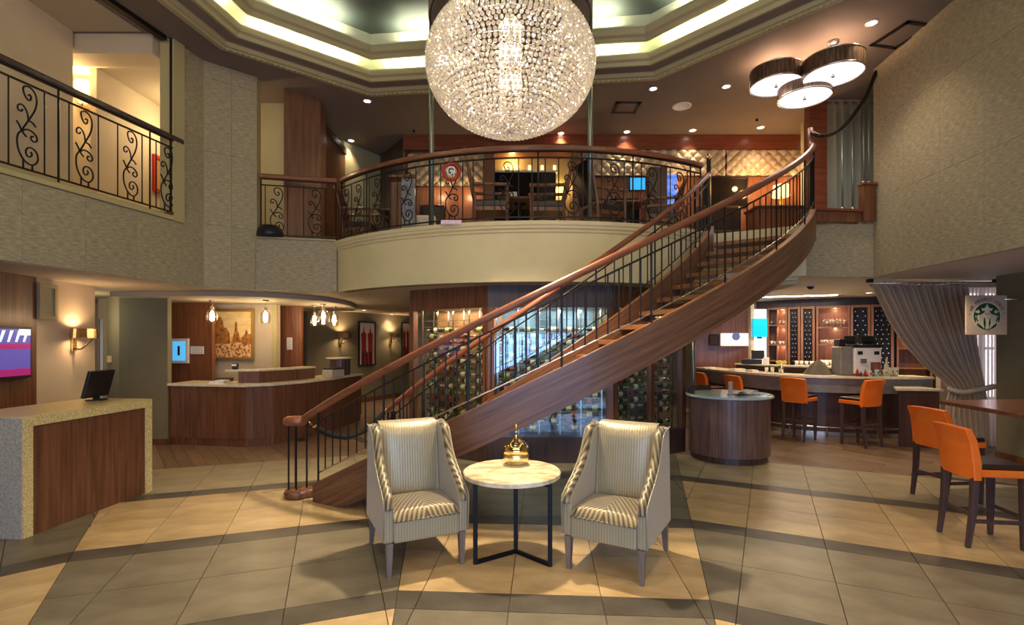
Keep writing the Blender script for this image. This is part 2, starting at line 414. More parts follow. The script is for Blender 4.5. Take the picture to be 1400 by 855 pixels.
# ------------------------------------------------------------------ structure
FZ, CZ, S1Z, S2Z = 3.25, 5.70, 2.47, 2.64
BC, BR = (0.43, 10.95), 4.30
SC, RO, RI = (0.27, 9.15), 4.44, 3.15
def arc(c, r, d0, d1, n, z=0.0):
    return [Vector((c[0]+r*math.sin(math.radians(d0+(d1-d0)*i/n)), c[1]-r*math.cos(math.radians(d0+(d1-d0)*i/n)), z)) for i in range(n+1)]
def wl(Y): return -4.86+0.1885*(Y-4.86)          # the left fascia line
L0, La, L1, L2, L3 = (wl(2.0), 2.0), (wl(6.946), 6.946), (-4.40, 7.30), (-3.88, 7.75), (-2.74, 8.00)
LJ = (wl(6.775), 6.775)
RC = (5.33, 7.55); RW = (4.62+0.086*1.2, 1.2)       # right wall corner and its near end

# floor with its tiles
fb = MB().box(-12, 14, -3, 17.5, -0.25, -0.012)
floor = struct('floor', fb, M_grout)
P0 = (-0.05, -1.67); GOFF = -0.27
rows = [(2.9, 4.87, 3, 'a'), (4.87, 5.10, 1, 'b'), (5.10, 6.40, 2, 'c'), (6.40, 6.63, 1, 'b'), (6.63, 8.0, 2, 'd'), (8.0, 8.23, 1, 'b'), (8.23, 9.5, 2, 'e')]
nt = 0
for ai, ang in enumerate((65.5, 42.5, 19.5, -3.5, -26.5, -49.5, -72.5)):
    a = math.radians(ang); n = (-math.sin(a), math.cos(a)); u = (math.cos(a), math.sin(a))
    half = math.tan(math.radians(11.5))
    odd = ai in (1, 3, 5)
    for d0, d1, k, key in rows:
        for r in range(k):
            e0, e1 = d0+(d1-d0)*r/k, d0+(d1-d0)*(r+1)/k
            for c in range(-8, 9):
                u0 = GOFF+0.6*c; u1 = u0+0.6
                q = []
                # clip the strip against the wedge in (u, d) space
                pl = [(u0, e0), (u1, e0), (u1, e1), (u0, e1)]
                pl = clip(pl, (1, half), 0); pl = clip(pl, (-1, half), 0) if pl else pl
                if len(pl) < 3 or parea(pl) < 0.004: continue
                pl = shrink(pl, 0.0028)
                if len(pl) < 3: continue
                q = [(P0[0]+u[0]*x+n[0]*y, P0[1]+u[1]*x+n[1]*y) for x, y in pl]
                if not visible(q): continue
                if key == 'b': mi = 2
                elif key == 'a': mi = 3 if odd else 0
                elif key == 'c': mi = 0 if odd else 1
                elif key == 'd': mi = 3 if odd else 0
                else: mi = 1 if odd else 4
                cx = sum(p[0] for p in q)/len(q); cy = sum(p[1] for p in q)/len(q)
                mb = MB().prism([((p[0]-cx)*u[0]+(p[1]-cy)*u[1], (p[0]-cx)*n[0]+(p[1]-cy)*n[1]) for p in q], -0.014, 0)
                part('tile', mb, M_tile[mi], floor, loc=(cx, cy, 0), rot=(0, 0, a), fix=False); nt += 1
# parquet beyond the tiles
def inside_wood(x, y):
    for ang in (65.5, 42.5, 19.5, -3.5, -26.5, -49.5):
        a = math.radians(ang); dx, dy = x-P0[0], y-P0[1]
        th = math.degrees(math.atan2(-dx, dy))
        if abs(th-ang) <= 11.6: return (-math.sin(a)*dx+math.cos(a)*dy) > 9.5
    return False
pang = math.radians(-52); npk = 0
pu = (math.cos(pang), math.sin(pang)); pv = (-math.sin(pang), math.cos(pang))
wb = MB()
for reg in ((2.5, 8.2, 5.9, 9.9), (-6.3, -2.0, 5.8, 9.0)):
    for i in range(-70, 90):
        for j in range(-14, 14):
            uu = j*1.1+(i % 3)*0.37; vv = i*0.16
            cx, cy = uu*pu[0]+vv*pv[0], uu*pu[1]+vv*pv[1]
            if not (reg[0] < cx < reg[1] and reg[2] < cy < reg[3]): continue
            r4 = [(-.55, -.08), (.55, -.08), (.55, .08), (-.55, .08)]
            pl = [(cx+x*pu[0]+y*pv[0], cy+x*pu[1]+y*pv[1]) for x, y in r4]
            th = math.degrees(math.atan2(-(cx-P0[0]), cy-P0[1]))
            k = round((th+3.5)/23)*23-3.5
            for ang in (k-23, k, k+23):
                if abs(th-ang) > 22: continue
                a = math.radians(ang); n = (-math.sin(a), math.cos(a))
                if abs(th-ang) <= 11.5: pl = clip(pl, n, 9.5+P0[0]*n[0]+P0[1]*n[1])
                if len(pl) < 3: break
            if len(pl) < 3 or parea(pl) < 0.01: continue
            pl = shrink(pl, 0.002)
            if len(pl) < 3 or not visible(pl): continue
            loc = [((p[0]-cx)*pu[0]+(p[1]-cy)*pu[1], (p[0]-cx)*pv[0]+(p[1]-cy)*pv[1]) for p in pl]
            if npk < 290:
                part('plank', MB().prism(loc, -0.012, -0.0005), M_plank[0], floor, loc=(cx, cy, 0), rot=(0, 0, pang), fix=False); npk += 1
            else: wb.prism(pl, -0.012, -0.0005)
wb.box(-12, 14, 9.9, 17, -0.012, -0.002); wb.box(-12, -6.3, 6.0, 9.9, -0.012, -0.002); wb.box(8.2, 14, 5, 9.9, -0.012, -0.002); wb.box(-2, 2.5, 7.9, 9.9, -0.012, -0.002); wb.box(-6.3, -2, 9.0, 9.9, -0.012, -0.002)
fp = part('far_parquet', wb, M_plank[0], floor); fp['kind'] = 'stuff'
nearb = MB().box(-12, 14, -3, 1.3, -0.012, -0.001)
part('near_floor', nearb, M_tile[0], floor)

# upper floor slab
balc = arc(BC, BR, -47.5, 35, 30)
slab_edge = [(-12, 2.0), L0, La, L1, L2, L3]+[(p.x, p.y) for p in balc[1:]]+[(3.98, 6.80), (4.25, 7.2), (4.30, 7.56), RC, RW, (12, 1.2), (12, 17), (-12, 17)]
def inset_edge(lst, d):   # shift the visible lip back a little behind the facings
    return lst
ms = MB()
left_poly = [(-12, 2.05), (L0[0]-0.14, 2.05), (La[0]-0.14, La[1]), (L1[0]-0.10, L1[1]+0.12), (L2[0]-0.02, L2[1]+0.14), (L3[0], L3[1]+0.10)]+[(BC[0]+(p.x-BC[0])*0.975, BC[1]+(p.y-BC[1])*0.975) for p in balc[1:]]+[(3.90, 6.98), (4.05, 7.66), (4.05, 17), (-12, 17)]
ms.prism(left_poly, S1Z+0.06, FZ-0.03)
struct('floor_upper', ms, M_plaster)
mc = MB().prism(left_poly[:-3]+[(4.05, 7.66), (4.05, 17), (-12, 17)], S1Z, S1Z+0.055)
struct('ceiling_lobby', mc, M_soffit)
rp = [(4.06, 7.66), (RC[0]+0.12, RC[1]+0.12), (RW[0]+0.14, RW[1]), (12, 1.2), (12, 17), (4.06, 17)]
struct('ceiling_bar', MB().prism(rp, S2Z, S2Z+0.05), M_soffit_bar)
struct('floor_upper_right', MB().prism(rp, S2Z+0.055, FZ-0.03), M_plaster)

def panel_wall(name, A, B, z0, z1, w, h, m=M_wallcov, t=0.10, off=0.0, zoff=0.0):
    A, B = Vector((A[0], A[1], 0)), Vector((B[0], B[1], 0)); L = (B-A).length; d = (B-A)/L
    n = Vector((-d.y, d.x, 0)); mid = (A+B)/2
    if n.dot(-mid) < 0: n = -n
    rz = math.atan2(d.y, d.x)
    bk = MB().add([A-n*0.012+Vector((0,0,z0)), B-n*0.012+Vector((0,0,z0)), B-n*0.012+Vector((0,0,z1)), A-n*0.012+Vector((0,0,z1)),
                   A-n*(t+.012)+Vector((0,0,z0)), B-n*(t+.012)+Vector((0,0,z0)), B-n*(t+.012)+Vector((0,0,z1)), A-n*(t+.012)+Vector((0,0,z1))],
                  [(0,1,2,3),(4,7,6,5),(0,4,5,1),(1,5,6,2),(2,6,7,3),(3,7,4,0)])
    mb = MB(); 
    b = MB(); b.v = [tuple(p) for p in [A-n*0.012+Vector((0,0,z0)), B-n*0.012+Vector((0,0,z0)), B-n*0.012+Vector((0,0,z1)), A-n*0.012+Vector((0,0,z1)),
                   A-n*(t+.012)+Vector((0,0,z0)), B-n*(t+.012)+Vector((0,0,z0)), B-n*(t+.012)+Vector((0,0,z1)), A-n*(t+.012)+Vector((0,0,z1))]]
    for f in [(0,1,2,3),(4,7,6,5),(0,4,5,1),(1,5,6,2),(2,6,7,3),(3,7,4,0)]: b.face(f)
    wall = struct(name, b, M_joint)
    xs = [0.0]; x = off if off > 0 else w
    while x < L-0.08: xs.append(x); x += w
    xs.append(L)
    zs = [z0]; z = z0+(zoff if zoff > 0 else h)
    while z < z1-0.08: zs.append(z); z += h
    zs.append(z1)
    sgn = 1 if n.dot(Vector((-d.y, d.x, 0))) > 0 else -1
    for i in range(len(xs)-1):
        for j in range(len(zs)-1):
            W, H = xs[i+1]-xs[i], zs[j+1]-zs[j]
            g = 0.0018
            mb = MB().box(-W/2+g, W/2-g, -0.012*sgn if sgn > 0 else 0, 0 if sgn > 0 else 0.012, -H/2+g, H/2-g)
            c = A+d*(xs[i]+W/2)
            part('wall_panel', mb, m, wall, loc=(c.x, c.y, zs[j]+H/2), rot=(0, 0, rz), fix=True)
    return wall
panel_wall('wall_left_fascia', L0, La, S1Z, FZ+0.04, 0.62, 0.9)
panel_wall('wall_left', La, L1, S1Z, CZ, 0.52, 1.05)
panel_wall('wall_left_corner', L1, L2, S1Z, CZ, 0.36, 1.05, zoff=0.9)
panel_wall('wall_left_balcony', L2, L3, S1Z, FZ, 1.3, 0.9)
panel_wall('wall_right', RC, RW, S2Z, CZ, 0.66, 1.12)
panel_wall('wall_right_fascia', (4.22, 7.56), RC, S2Z, 3.42, 1.2, 0.9)
# edge strips of the left corner wall and the opening's gold jamb, sill cap
struct('trim_1', MB().prism([(LJ[0]-0.16, LJ[1]), (LJ[0]+0.03, LJ[1]), (La[0]+0.03, La[1]-0.005), (La[0]-0.16, La[1]-0.005)], FZ+0.04, CZ), M_gold)
struct('trim_2', MB().prism([(LJ[0]-0.02, LJ[1]-0.02), (LJ[0]+0.005, LJ[1]-0.02), (LJ[0]+0.005, LJ[1]-0.006), (LJ[0]-0.02, LJ[1]-0.006)], FZ+0.04, CZ), M_iron2)
trk = MB().sweep([(wl(2.2)-0.06, 2.2, CZ-0.03), (wl(6.72)-0.06, 6.72, CZ-0.03)], [(-.04, -.03), (.04, -.03), (.04, .03), (-.04, .03)])
struct('trim_3', trk, M_iron2)
struct('trim_4', MB().sweep([(L0[0]-0.06, L0[1], FZ+0.045), (LJ[0]-0.06, LJ[1], FZ+0.045), (La[0]-0.06, La[1]-0.01, FZ+0.045)], [(-.09, 0), (.085, 0), (.085, .05), (.07, .065), (-.09, .065)]), M_gold)
struct('trim_5', MB().prism([(L2[0]-0.012, L2[1]+0.0), (L2[0]+0.012, L2[1]+0.01), (L2[0]+0.0, L2[1]+0.16), (L2[0]-0.02, L2[1]+0.16)], FZ, CZ), M_mould)

# balcony front: curved plaster with a moulded top
bf = MB()
prof = [(0.0, S1Z), (0.0, 3.10), (0.02, 3.115), (0.02, 3.14), (0.045, 3.16), (0.045, 3.185), (0.06, 3.20), (0.06, FZ), (-0.18, FZ), (-0.18, S1Z)]
bf.sweep(arc(BC, BR, -47.3, 35, 48), prof)
struct('wall_balcony', bf, M_plaster)
struct('trim_6', MB().sweep([(L2[0], L2[1], 0), (L3[0]-0.01, L3[1]-0.002, 0)], [(0, FZ), (0.03, FZ), (0.03, FZ+.025), (-.16, FZ+.025), (-.16, FZ)]), M_mould)
# the landing's cream edge and the bulkhead between balcony and stone facing
struct('wall_landing', MB().prism([(2.86, 7.47), (3.93, 6.84), (4.02, 7.0), (4.20, 7.58), (4.20, 7.66), (3.0, 7.66)], S1Z+0.10, FZ), M_plaster)

# upper ceiling with an octagonal stepped coffer
OCT = [(-3.86, 6.83), (-2.25, 8.14), (2.13, 7.63), (3.80, 5.80), (3.60, 1.0), (1.9, -0.7), (-2.8, -0.2), (-4.72, 1.6)]
OC = (sum(p[0] for p in OCT)/8, sum(p[1] for p in OCT)/8)
def oinset(u):
    res = []
    for i in range(8):
        p0, p, p1 = Vector(OCT[i-1]), Vector(OCT[i]), Vector(OCT[(i+1) % 8])
        a = (p-p0).normalized(); b = (p1-p).normalized(); t = (a+b).normalized()
        r = Vector((t.y, -t.x)); k = 1/max(.3, t.dot(a)); res.append((p.x+r.x*u*k, p.y+r.y*u*k))
    return res
mb = MB()
for i in range(8):
    a, b = Vector(OCT[i]), Vector(OCT[(i+1) % 8]); c = Vector(OC)
    A = c+(a-c)*6; B = c+(b-c)*6
    mb.prism([tuple(a), tuple(b), tuple(B), tuple(A)], CZ, CZ+0.08)
struct('ceiling', mb, M_ceil)
oct3 = [(p[0], p[1], 0) for p in OCT]
cm = MB().sweep(oct3, [(-0.05, CZ-0.005), (-0.05, CZ-0.10), (0.02, CZ-0.105), (0.04, CZ-0.085), (0.07, CZ-0.08), (0.075, CZ-0.03), (0.10, CZ-0.02), (0.10, CZ)], closed=True)
crown = struct('trim_7', cm, M_mould)
# dentils under the crown
dm = MB().box(-.018, .018, -.02, .02, -.012, .012).mesh('dentil', M_mould)
nd = 0
for i in (0, 1, 2):
    p, q = Vector(oinset(0.03)[i]), Vector(oinset(0.03)[i+1]); d = (q-p); L = d.length; d /= L
    for k in range(int(L/0.075)):
        c = p+d*(0.04+k*0.075)
        kid('dentil', dm, crown, loc=(c.x, c.y, CZ-0.113), rot=(0, 0, math.atan2(d.y, d.x)))
struct('trim_8', MB().sweep(oct3, [(0.10, CZ-0.03), (0.10, CZ), (0.30, CZ), (0.30, CZ-0.03)], closed=True), M_ceil)
struct('trim_9', MB().sweep(oct3, [(0.26, 5.665), (0.31, 5.655), (0.33, 5.70), (0.37, 5.72), (0.39, 5.765), (0.39, 5.79), (0.345, 5.79), (0.335, 5.70), (0.26, 5.70)], closed=True), M_mould)
struct('wall_cove_lower', MB().sweep(oct3, [(-0.02, 5.695), (-0.02, 6.06), (0.56, 6.06), (0.56, 6.0), (0.03, 6.0), (0.03, 5.72), (0.26, 5.72), (0.26, 5.705)], closed=True), M_cove)
struct('trim_10', MB().sweep(oct3, [(0.50, 5.88), (0.55, 5.87), (0.58, 5.91), (0.62, 5.93), (0.64, 5.99), (0.64, 6.02), (0.59, 6.02), (0.57, 5.995), (0.50, 5.995)], closed=True), M_mould)
struct('wall_cove_upper', MB().sweep(oct3, [(0.22, 6.065), (0.22, 6.46), (0.28, 6.46), (0.28, 6.10), (0.54, 6.10), (0.54, 6.065)], closed=True), M_cove)
struct('ceiling_dome', MB().prism(oinset(0.24), 6.40, 6.46), M_dome)
for i in range(8):
    for u, z, pw, cut in ((0.16, 5.755, 19, 0.34), (0.42, 6.13, 17, 0.42)):
        q = oinset(u); a, b = Vector(q[i]), Vector(q[(i+1) % 8]); L = (b-a).length-2*cut
        c = (a+b)/2; d = (b-a)
        if L < 0.3: continue
        area('cove_strip', (c.x, c.y, z), L, pw*L/2, COVE, (PI, 0, math.atan2(d.y, d.x)), 0.07, math.radians(135))

# ---- lower left: TV wall, opening, olive panel, reception walls
T0, T1, T2, T3 = (-5.35, 3.6), online(50, (-5.35, 3.6), (-5.93, 7.3)), (-5.93, 7.28), None
def vwall(name, A, B, z0, z1, m, t=0.10, **k):
    A, B = Vector((A[0], A[1])), Vector((B[0], B[1])); d = (B-A).normalized(); n = Vector((-d.y, d.x))
    if n.dot(-(A+B)/2) < 0: n = -n
    q = [tuple(A), tuple(B), tuple(B-n*t), tuple(A-n*t)]
    return struct(name, MB().prism(q, z0, z1), m, **k)
vwall('wall_tv', T0, T1, 0, S1Z, M_wpan)
vwall('wall_sconce', T1, T2, 0, S1Z, M_beige)
vwall('wall_passage', (xz(134, 9.4), 9.4), (xz(150, 9.3), 9.3), 0, S1Z, M_beige)
vwall('wall_passage_olive', (xz(146, 8.9), 8.9), (xz(164, 8.35), 8.35), 0, S1Z, M_olive)
vwall('wall_olive', (xz(163, 8.35), 8.35), (xz(229, 8.35), 8.35), 0, S1Z, M_olive)
vwall('baseboard_olive', (xz(163, 8.33), 8.33), (xz(229, 8.33), 8.33), 0, 0.10, M_wpan, t=0.02)
vwall('wall_passage_end', (-9, 10.5), (-6.2, 10.5), 0, S1Z, M_beige)
vwall('wall_desk_wood', (xz(224, 9.3), 9.3), (xz(290, 9.3), 9.3), 0, S1Z, M_wpan_l)
vwall('wall_painting', (xz(290, 9.8), 9.8), (xz(380, 9.8), 9.8), 0, S1Z, M_beige)
vwall('trim_11', (xz(372, 9.78), 9.76), (xz(379, 9.78), 9.76), 0, S1Z, M_gold, t=0.04)
vwall('wall_desk_wood_right', (xz(380, 10.2), 10.2), (xz(412, 10.2), 10.2), 0, S1Z, M_wpan_l)
vwall('wall_gap', (xz(408, 12.6), 12.6), (xz(424, 12.6), 12.6), 0, S1Z, M_wdark)
vwall('wall_corridor', (xz(420, 12.5), 12.5), (xz(562, 16), 16), 0, S1Z, M_olive)
vwall('wall_corridor_end', (-4, 16.6), (5.9, 16.6), 0, S1Z, M_beige)
vwall('baseboard_corridor', (xz(420, 12.47)+.02, 12.45), (xz(562, 15.95)+.02, 15.95), 0, 0.12, M_wpan, t=0.02)
# curved dropped soffit over the reception desk
sp = [Vector((xz(226, 8.0), 8.02, 0)), Vector((xz(300, 7.95), 7.95, 0)), Vector((xz(380, 8.3), 8.3, 0)), Vector((xz(440, 9.0), 9.0, 0)), Vector((xz(474, 10.0), 10.0, 0)), Vector((xz(486, 11.2), 11.2, 0)), Vector((xz(484, 12.0), 12.0, 0))]
sp = catmull(sp, 5)
struct('ceiling_reception_drop', MB().prism([(p.x, p.y) for p in sp]+[(-6.3, 12.3), (-6.3, 8.02)], S1Z-0.075, S1Z-0.002), M_soffit)

# ---- upper left: landing behind the opening
U1 = (-5.66, 6.6)
struct('ceiling_hall_glow_patch', MB().prism([(-8.5, 1.5), (wl(1.5)-.25, 1.5), (wl(6.6)-.25, 6.6), (-8.5, 6.6)], CZ-.012, CZ-.004), M_soffit)  # paler patch laid under the ceiling, standing in for the warm glow there
struct('ceiling_hall_glow_patch_far', MB().prism([(-8.5, 7.0), (wl(6.9)-.25, 7.0), (-4.80, 9.2), (-8.5, 9.2)], CZ-.16, CZ-.15), M_soffit)  # second pale patch, for the glow past the beam
vwall('wall_upper_hall', (-5.72, 2.0), U1, FZ-0.02, CZ, M_beige)
vwall('wall_upper_return', U1, (-6.15, 6.62), FZ-0.02, CZ, M_beige, t=-0.1)
struct('trim_12', MB().box(-6.6, wl(6.9)-0.2, 6.66, 6.98, 5.44, CZ-0.003), M_beige)
vwall('wall_upper_niche', (-6.7, 7.5), (-5.84, 7.5), FZ-0.02, CZ, M_beige)
vwall('wall_upper_side', (-5.84, 7.2), (-5.72, 9.2), FZ-0.02, CZ, M_beige)
vwall('wall_upper_end', (-5.8, 9.2), (-4.75, 9.2), FZ-0.02, CZ, M_beige)
# behind the 350-472 px opening
vwall('wall_upper_sage', (-4.5, 8.62), (xz(392, 8.62), 8.62), FZ-0.02, CZ, M_sage)
struct('wall_column_wood', MB().prism([(xz(388, 8.1), 8.1), (xz(438, 8.45), 8.45), (xz(438, 8.45)-0.05, 8.85), (xz(388, 8.1)-.1, 8.85)], FZ-0.02, CZ), wood('column_wood', (0.115, 0.05, 0.024), (0.21, 0.10, 0.05)))  # the column has its own browner wood
vwall('wall_upper_wood', (xz(438, 8.8), 8.8), (xz(472, 10.2), 10.2), FZ-0.02, 5.40, M_wpan)
vwall('trim_13', (xz(438, 8.8)+.03, 8.8), (xz(472, 10.2)+.03, 10.2), 5.40, 5.52, M_wdark)
vwall('wall_upper_pale', (xz(470, 10.2), 10.2), (xz(545, 11.6), 11.6), FZ-0.02, CZ, M_sage)
vwall('wall_upper_dark', (xz(520, 11.0), 11.0), (xz(556, 9.95), 9.95), FZ-0.02, CZ, M_wdark)
# dining back wall
BY = 10.02
struct('wall_dining', MB().box(xz(551, BY), xz(1130, BY), BY, BY+0.1, FZ-0.02, CZ), M_wpan_l)
struct('trim_14', MB().box(xz(551, 9.9), xz(1120, 9.9), 9.92, BY-0.005, 5.40, CZ-0.003), M_wred)
vwall('wall_right_pillar', (xz(1107, 8.2), 8.2), (xz(1131, 8.2), 8.2), FZ-0.02, CZ, M_wred, t=0.15)
struct('wall_right_upper_end', MB().box(5.3, 9, 9.3, 9.4, FZ-0.02, CZ), M_sage)

# ---- bar: walls
vwall('wall_bar_wood', (xz(950, 12.6), 12.6), (xz(1034, 12.2), 12.2), 0, S2Z, M_wpan_l)
vwall('wall_bar_back', (xz(1030, 12.4), 12.4), (9.2, 10.2), 0, S2Z, M_wdark)
vwall('wall_bar_side', (9.2, 10.2), (9.2, 7.7), 0, S2Z, M_wdark)
vwall('wall_right_lower', (xz(1362, 7.45), 7.45), (6.35, 1.5), 0, S2Z, M_olive)
vwall('baseboard_right', (xz(1362, 7.45)-.02, 7.45), (6.33, 1.5), 0, 0.10, M_wpan, t=0.02)
# ------------------------------------------------------------------ staircase
def zt(ph): return min(0.939+0.0365*(ph+11.35), 3.42)
def zh(ph): return 1.73+0.0371*(ph+11.35)
def spt(r, ph, z): a = math.radians(ph); return Vector((SC[0]+r*math.sin(a), SC[1]-r*math.cos(a), z))
stair = thing('curved_staircase', 'curved walnut staircase with open oak treads sweeping up from the lobby floor to the balcony', 'staircase', (SC[0], 5.4, 0))
def stringer(r0, r1, p0, p1, label):
    mb = MB(); uv = []; n = 60
    for i in range(n+1):
        ph = p0+(p1-p0)*i/n; a = zt(ph); b = max(0.0, a-0.375)
        for r, z in ((r1, b), (r1, a), (r0, a), (r0, b)):
            mb.v.append(tuple(spt(r, ph, z))); uv.append((math.radians(ph)*r1*1.0, z-a))
    for i in range(n):
        for k in range(4):
            j = (k+1) % 4; mb.face((i*4+k, i*4+j, (i+1)*4+j, (i+1)*4+k))
    mb.face((0, 1, 2, 3)); mb.face((n*4+3, n*4+2, n*4+1, n*4))
    o = part('stringer', mb, M_wstring, stair, label=label)
    me = o.data; ul = me.uv_layers.new(name='uv')
    for l in me.loops: ul.data[l.index].uv = uv[l.vertex_index]
    cap = MB().sweep([spt((r0+r1)/2, p0+(p1-p0)*i/n, zt(p0+(p1-p0)*i/n)+0.001) for i in range(n+1)], [(-.034, 0), (-.034, .012), (.034, .012), (.034, 0)])
    part('stringer_cap', cap, M_tread, stair)
stringer(RO-0.06, RO, -32.3, 59.5, 'broad outer stringer facing the armchairs')
stringer(RI, RI+0.06, -33.0, 53.5, 'inner stringer beside the wine cabinet')
for i in range(1, 19):
    p0 = -30+4.9*(i-1)-0.7; p1 = p0+4.9+1.2; z = i*0.171
    rr1 = RO-0.062; rr0 = RI+0.062
    if p1 > 53 : rr0 = RI+0.062
    poly = [tuple(spt(rr0+(rr1-rr0)*k/4, p0, 0)[:2]) for k in range(5)]+[tuple(spt(rr1-(rr1-rr0)*k/4, p1, 0)[:2]) for k in range(5)]
    part('tread', MB().prism(poly, z-0.055, z), M_tread, stair, bevel=0.006)
    part('riser', MB().prism([tuple(spt(rr0, p1-1.4, 0)[:2]), tuple(spt(rr1, p1-1.4, 0)[:2]), tuple(spt(rr1, p1-1.15, 0)[:2]), tuple(spt(rr0, p1-1.15, 0)[:2])], z, z+0.045), M_wdark, stair)
bal_me = {}
def bar_mesh(h, r, m):
    k = (round(h, 2), r, m.name)
    if k not in bal_me: bal_me[k] = MB().tube([(0, 0, 0), (0, 0, k[0])], r, 6).mesh('bar', m)
    return bal_me[k]
def stair_rail(r, p0, p1, s0, step, label):
    n = 70
    path = [spt(r, p0+(p1-p0)*i/n, zh(p0+(p1-p0)*i/n)) for i in range(n+1)]
    return path
rin, rou = RI+0.03, RO-0.03
# outer balustrade
n = 80
pts = [spt(rou, -35.5+(58.5+35.5)*i/n, zh(-35.5+(58.5+35.5)*i/n)) for i in range(n+1)]
pts[-1].z -= 0.02
top = pts[-1]
pts += [top+Vector((0.03, 0.10, 0.06)), top+Vector((0.045, 0.14, 0.16)), top+Vector((0.05, 0.16, 0.30))]
part('handrail', MB().tube(pts, 0.038, 10), M_rail, stair, smooth=True, label='long outer handrail of polished mahogany')
part('thin_rail', MB().tube([spt(rou, -34+(92.5)*i/n, zh(-34+92.5*i/n)-0.135) for i in range(n+1)], 0.010, 6), M_iron2, stair, smooth=True)
part('bottom_rail', MB().tube([spt(rou, -31.5+(90.5)*i/n, zt(-31.5+90.5*i/n)+0.105) for i in range(n+1)], 0.008, 6), M_steel, stair, smooth=True)
k = 0; ph = -31.6
while ph < 58.8:
    if k % 8 == 0: z0, z1, rr, nm = zt(ph), zh(ph)-0.03, 0.011, 'post'
    else: z0, z1, rr, nm = zt(ph)+0.105, zh(ph)-0.135, 0.0075, 'baluster'
    kid(nm, bar_mesh(z1-z0, rr, M_iron), stair, loc=spt(rou, ph, z0)); ph += 1.42; k += 1
for q in (58.0, 58.6, 59.2):
    kid('post', bar_mesh(0.84, 0.016, M_iron2), stair, loc=spt(rou+0.0, q, 3.38))
# inner balustrade
pts = [spt(rin, -36+(51+36)*i/n, zh(-36+87*i/n)-0.01) for i in range(n+1)]
part('handrail', MB().tube(pts, 0.034, 10), M_rail, stair, smooth=True, label='inner handrail of polished mahogany running past the wine cabinet')
part('thin_rail', MB().tube([spt(rin, -35.5+(86.5)*i/n, zh(-35.5+86.5*i/n)-0.14) for i in range(n+1)], 0.010, 6), M_iron2, stair, smooth=True)
part('bottom_rail', MB().tube([spt(rin, -32.5+(83)*i/n, zt(-32.5+83*i/n)+0.105) for i in range(n+1)], 0.008, 6), M_iron2, stair, smooth=True)
k = 0; ph = -32.0
while ph < 51:
    if k % 7 == 0: z0, z1, rr, nm = zt(ph), zh(ph)-0.03, 0.011, 'post'
    else: z0, z1, rr, nm = zt(ph)+0.105, zh(ph)-0.14, 0.0075, 'baluster'
    kid(nm, bar_mesh(z1-z0, rr, M_iron), stair, loc=spt(rin, ph, z0)); ph += 2.15; k += 1
for q in (-33.6, -34.6, -35.8):
    kid('post', bar_mesh(0.80, 0.013, M_iron), stair, loc=spt(rin, q, 0.0))
for q, rr in ((51.4, .022), (52.3, .016), (50.4, .014)):
    kid('post', bar_mesh(0.98, rr, M_iron2), stair, loc=spt(rin, q, 3.25))
for q in (50.6, 52.0):
    part('post_cap', MB().lathe([(0.0, 0), (0.03, 0.02), (0.035, 0.05), (0.02, 0.08), (0.0, 0.09)], spt(rin, q, 4.22), 10), M_copper, stair, smooth=True)
# start newel: turned wooden foot, four thin posts and the volute
nw = spt(rou+0.02, -35.9, 0); nw.z = 0
part('newel_base', MB().lathe([(0.10, 0), (0.135, 0.015), (0.14, 0.06), (0.125, 0.085), (0.0, 0.09)], nw, 24), M_wpan, stair, smooth=True, label='round mahogany foot of the start newel')
nb = nw+Vector((0.085, 0.05, 0))
part('newel_base', MB().lathe([(0.08, 0), (0.115, 0.012), (0.118, 0.075), (0.105, 0.095), (0.0, 0.10)], nb, 24), M_wpan, stair, smooth=True)
for dx, dy in ((-0.09, -0.02), (-0.045, 0.05), (0.0, -0.04), (0.09, 0.02)):
    kid('newel_post', bar_mesh(0.80, 0.010, M_iron), stair, loc=(nw.x+dx, nw.y+dy, 0.07))
vz = zh(-35.5)
part('volute', MB().lathe([(0.0, -0.05), (0.10, -0.048), (0.125, -0.03), (0.13, 0.0), (0.12, 0.03), (0.09, 0.045), (0.0, 0.05)], (nw.x-0.02, nw.y-0.02, vz), 24, 1.0, 0.7), M_rail, stair, smooth=True)

# rope across the foot of the stairs
a = spt(rou, -35.2, vz-0.02)+Vector((0.06, 0.03, 0)); b = spt(rin, -35.6, 0.86)
rope = thing('stanchion_rope', 'black velvet barrier rope with brass hooks hung across the foot of the staircase', 'rope', (a.x, a.y, 0))
def rp_(t): return a+(b-a)*t+Vector((0, 0, -1.06*t*(1-t)))
part('rope', MB().tube([rp_(0.07+0.86*i/24) for i in range(25)], 0.029, 10), M_blackf, rope, smooth=True)
for t0, t1 in ((0.0, 0.09), (1.0, 0.91)):
    h = part('hook', MB().tube([rp_(t0), rp_((t0*2+t1)/3)], 0.007, 8).tube([rp_((t0*2+t1)/3), rp_((t0+2*t1)/3), rp_(t1)], 0.02, 10, radii=[.012, .02, .022]), M_brass, rope, smooth=True)

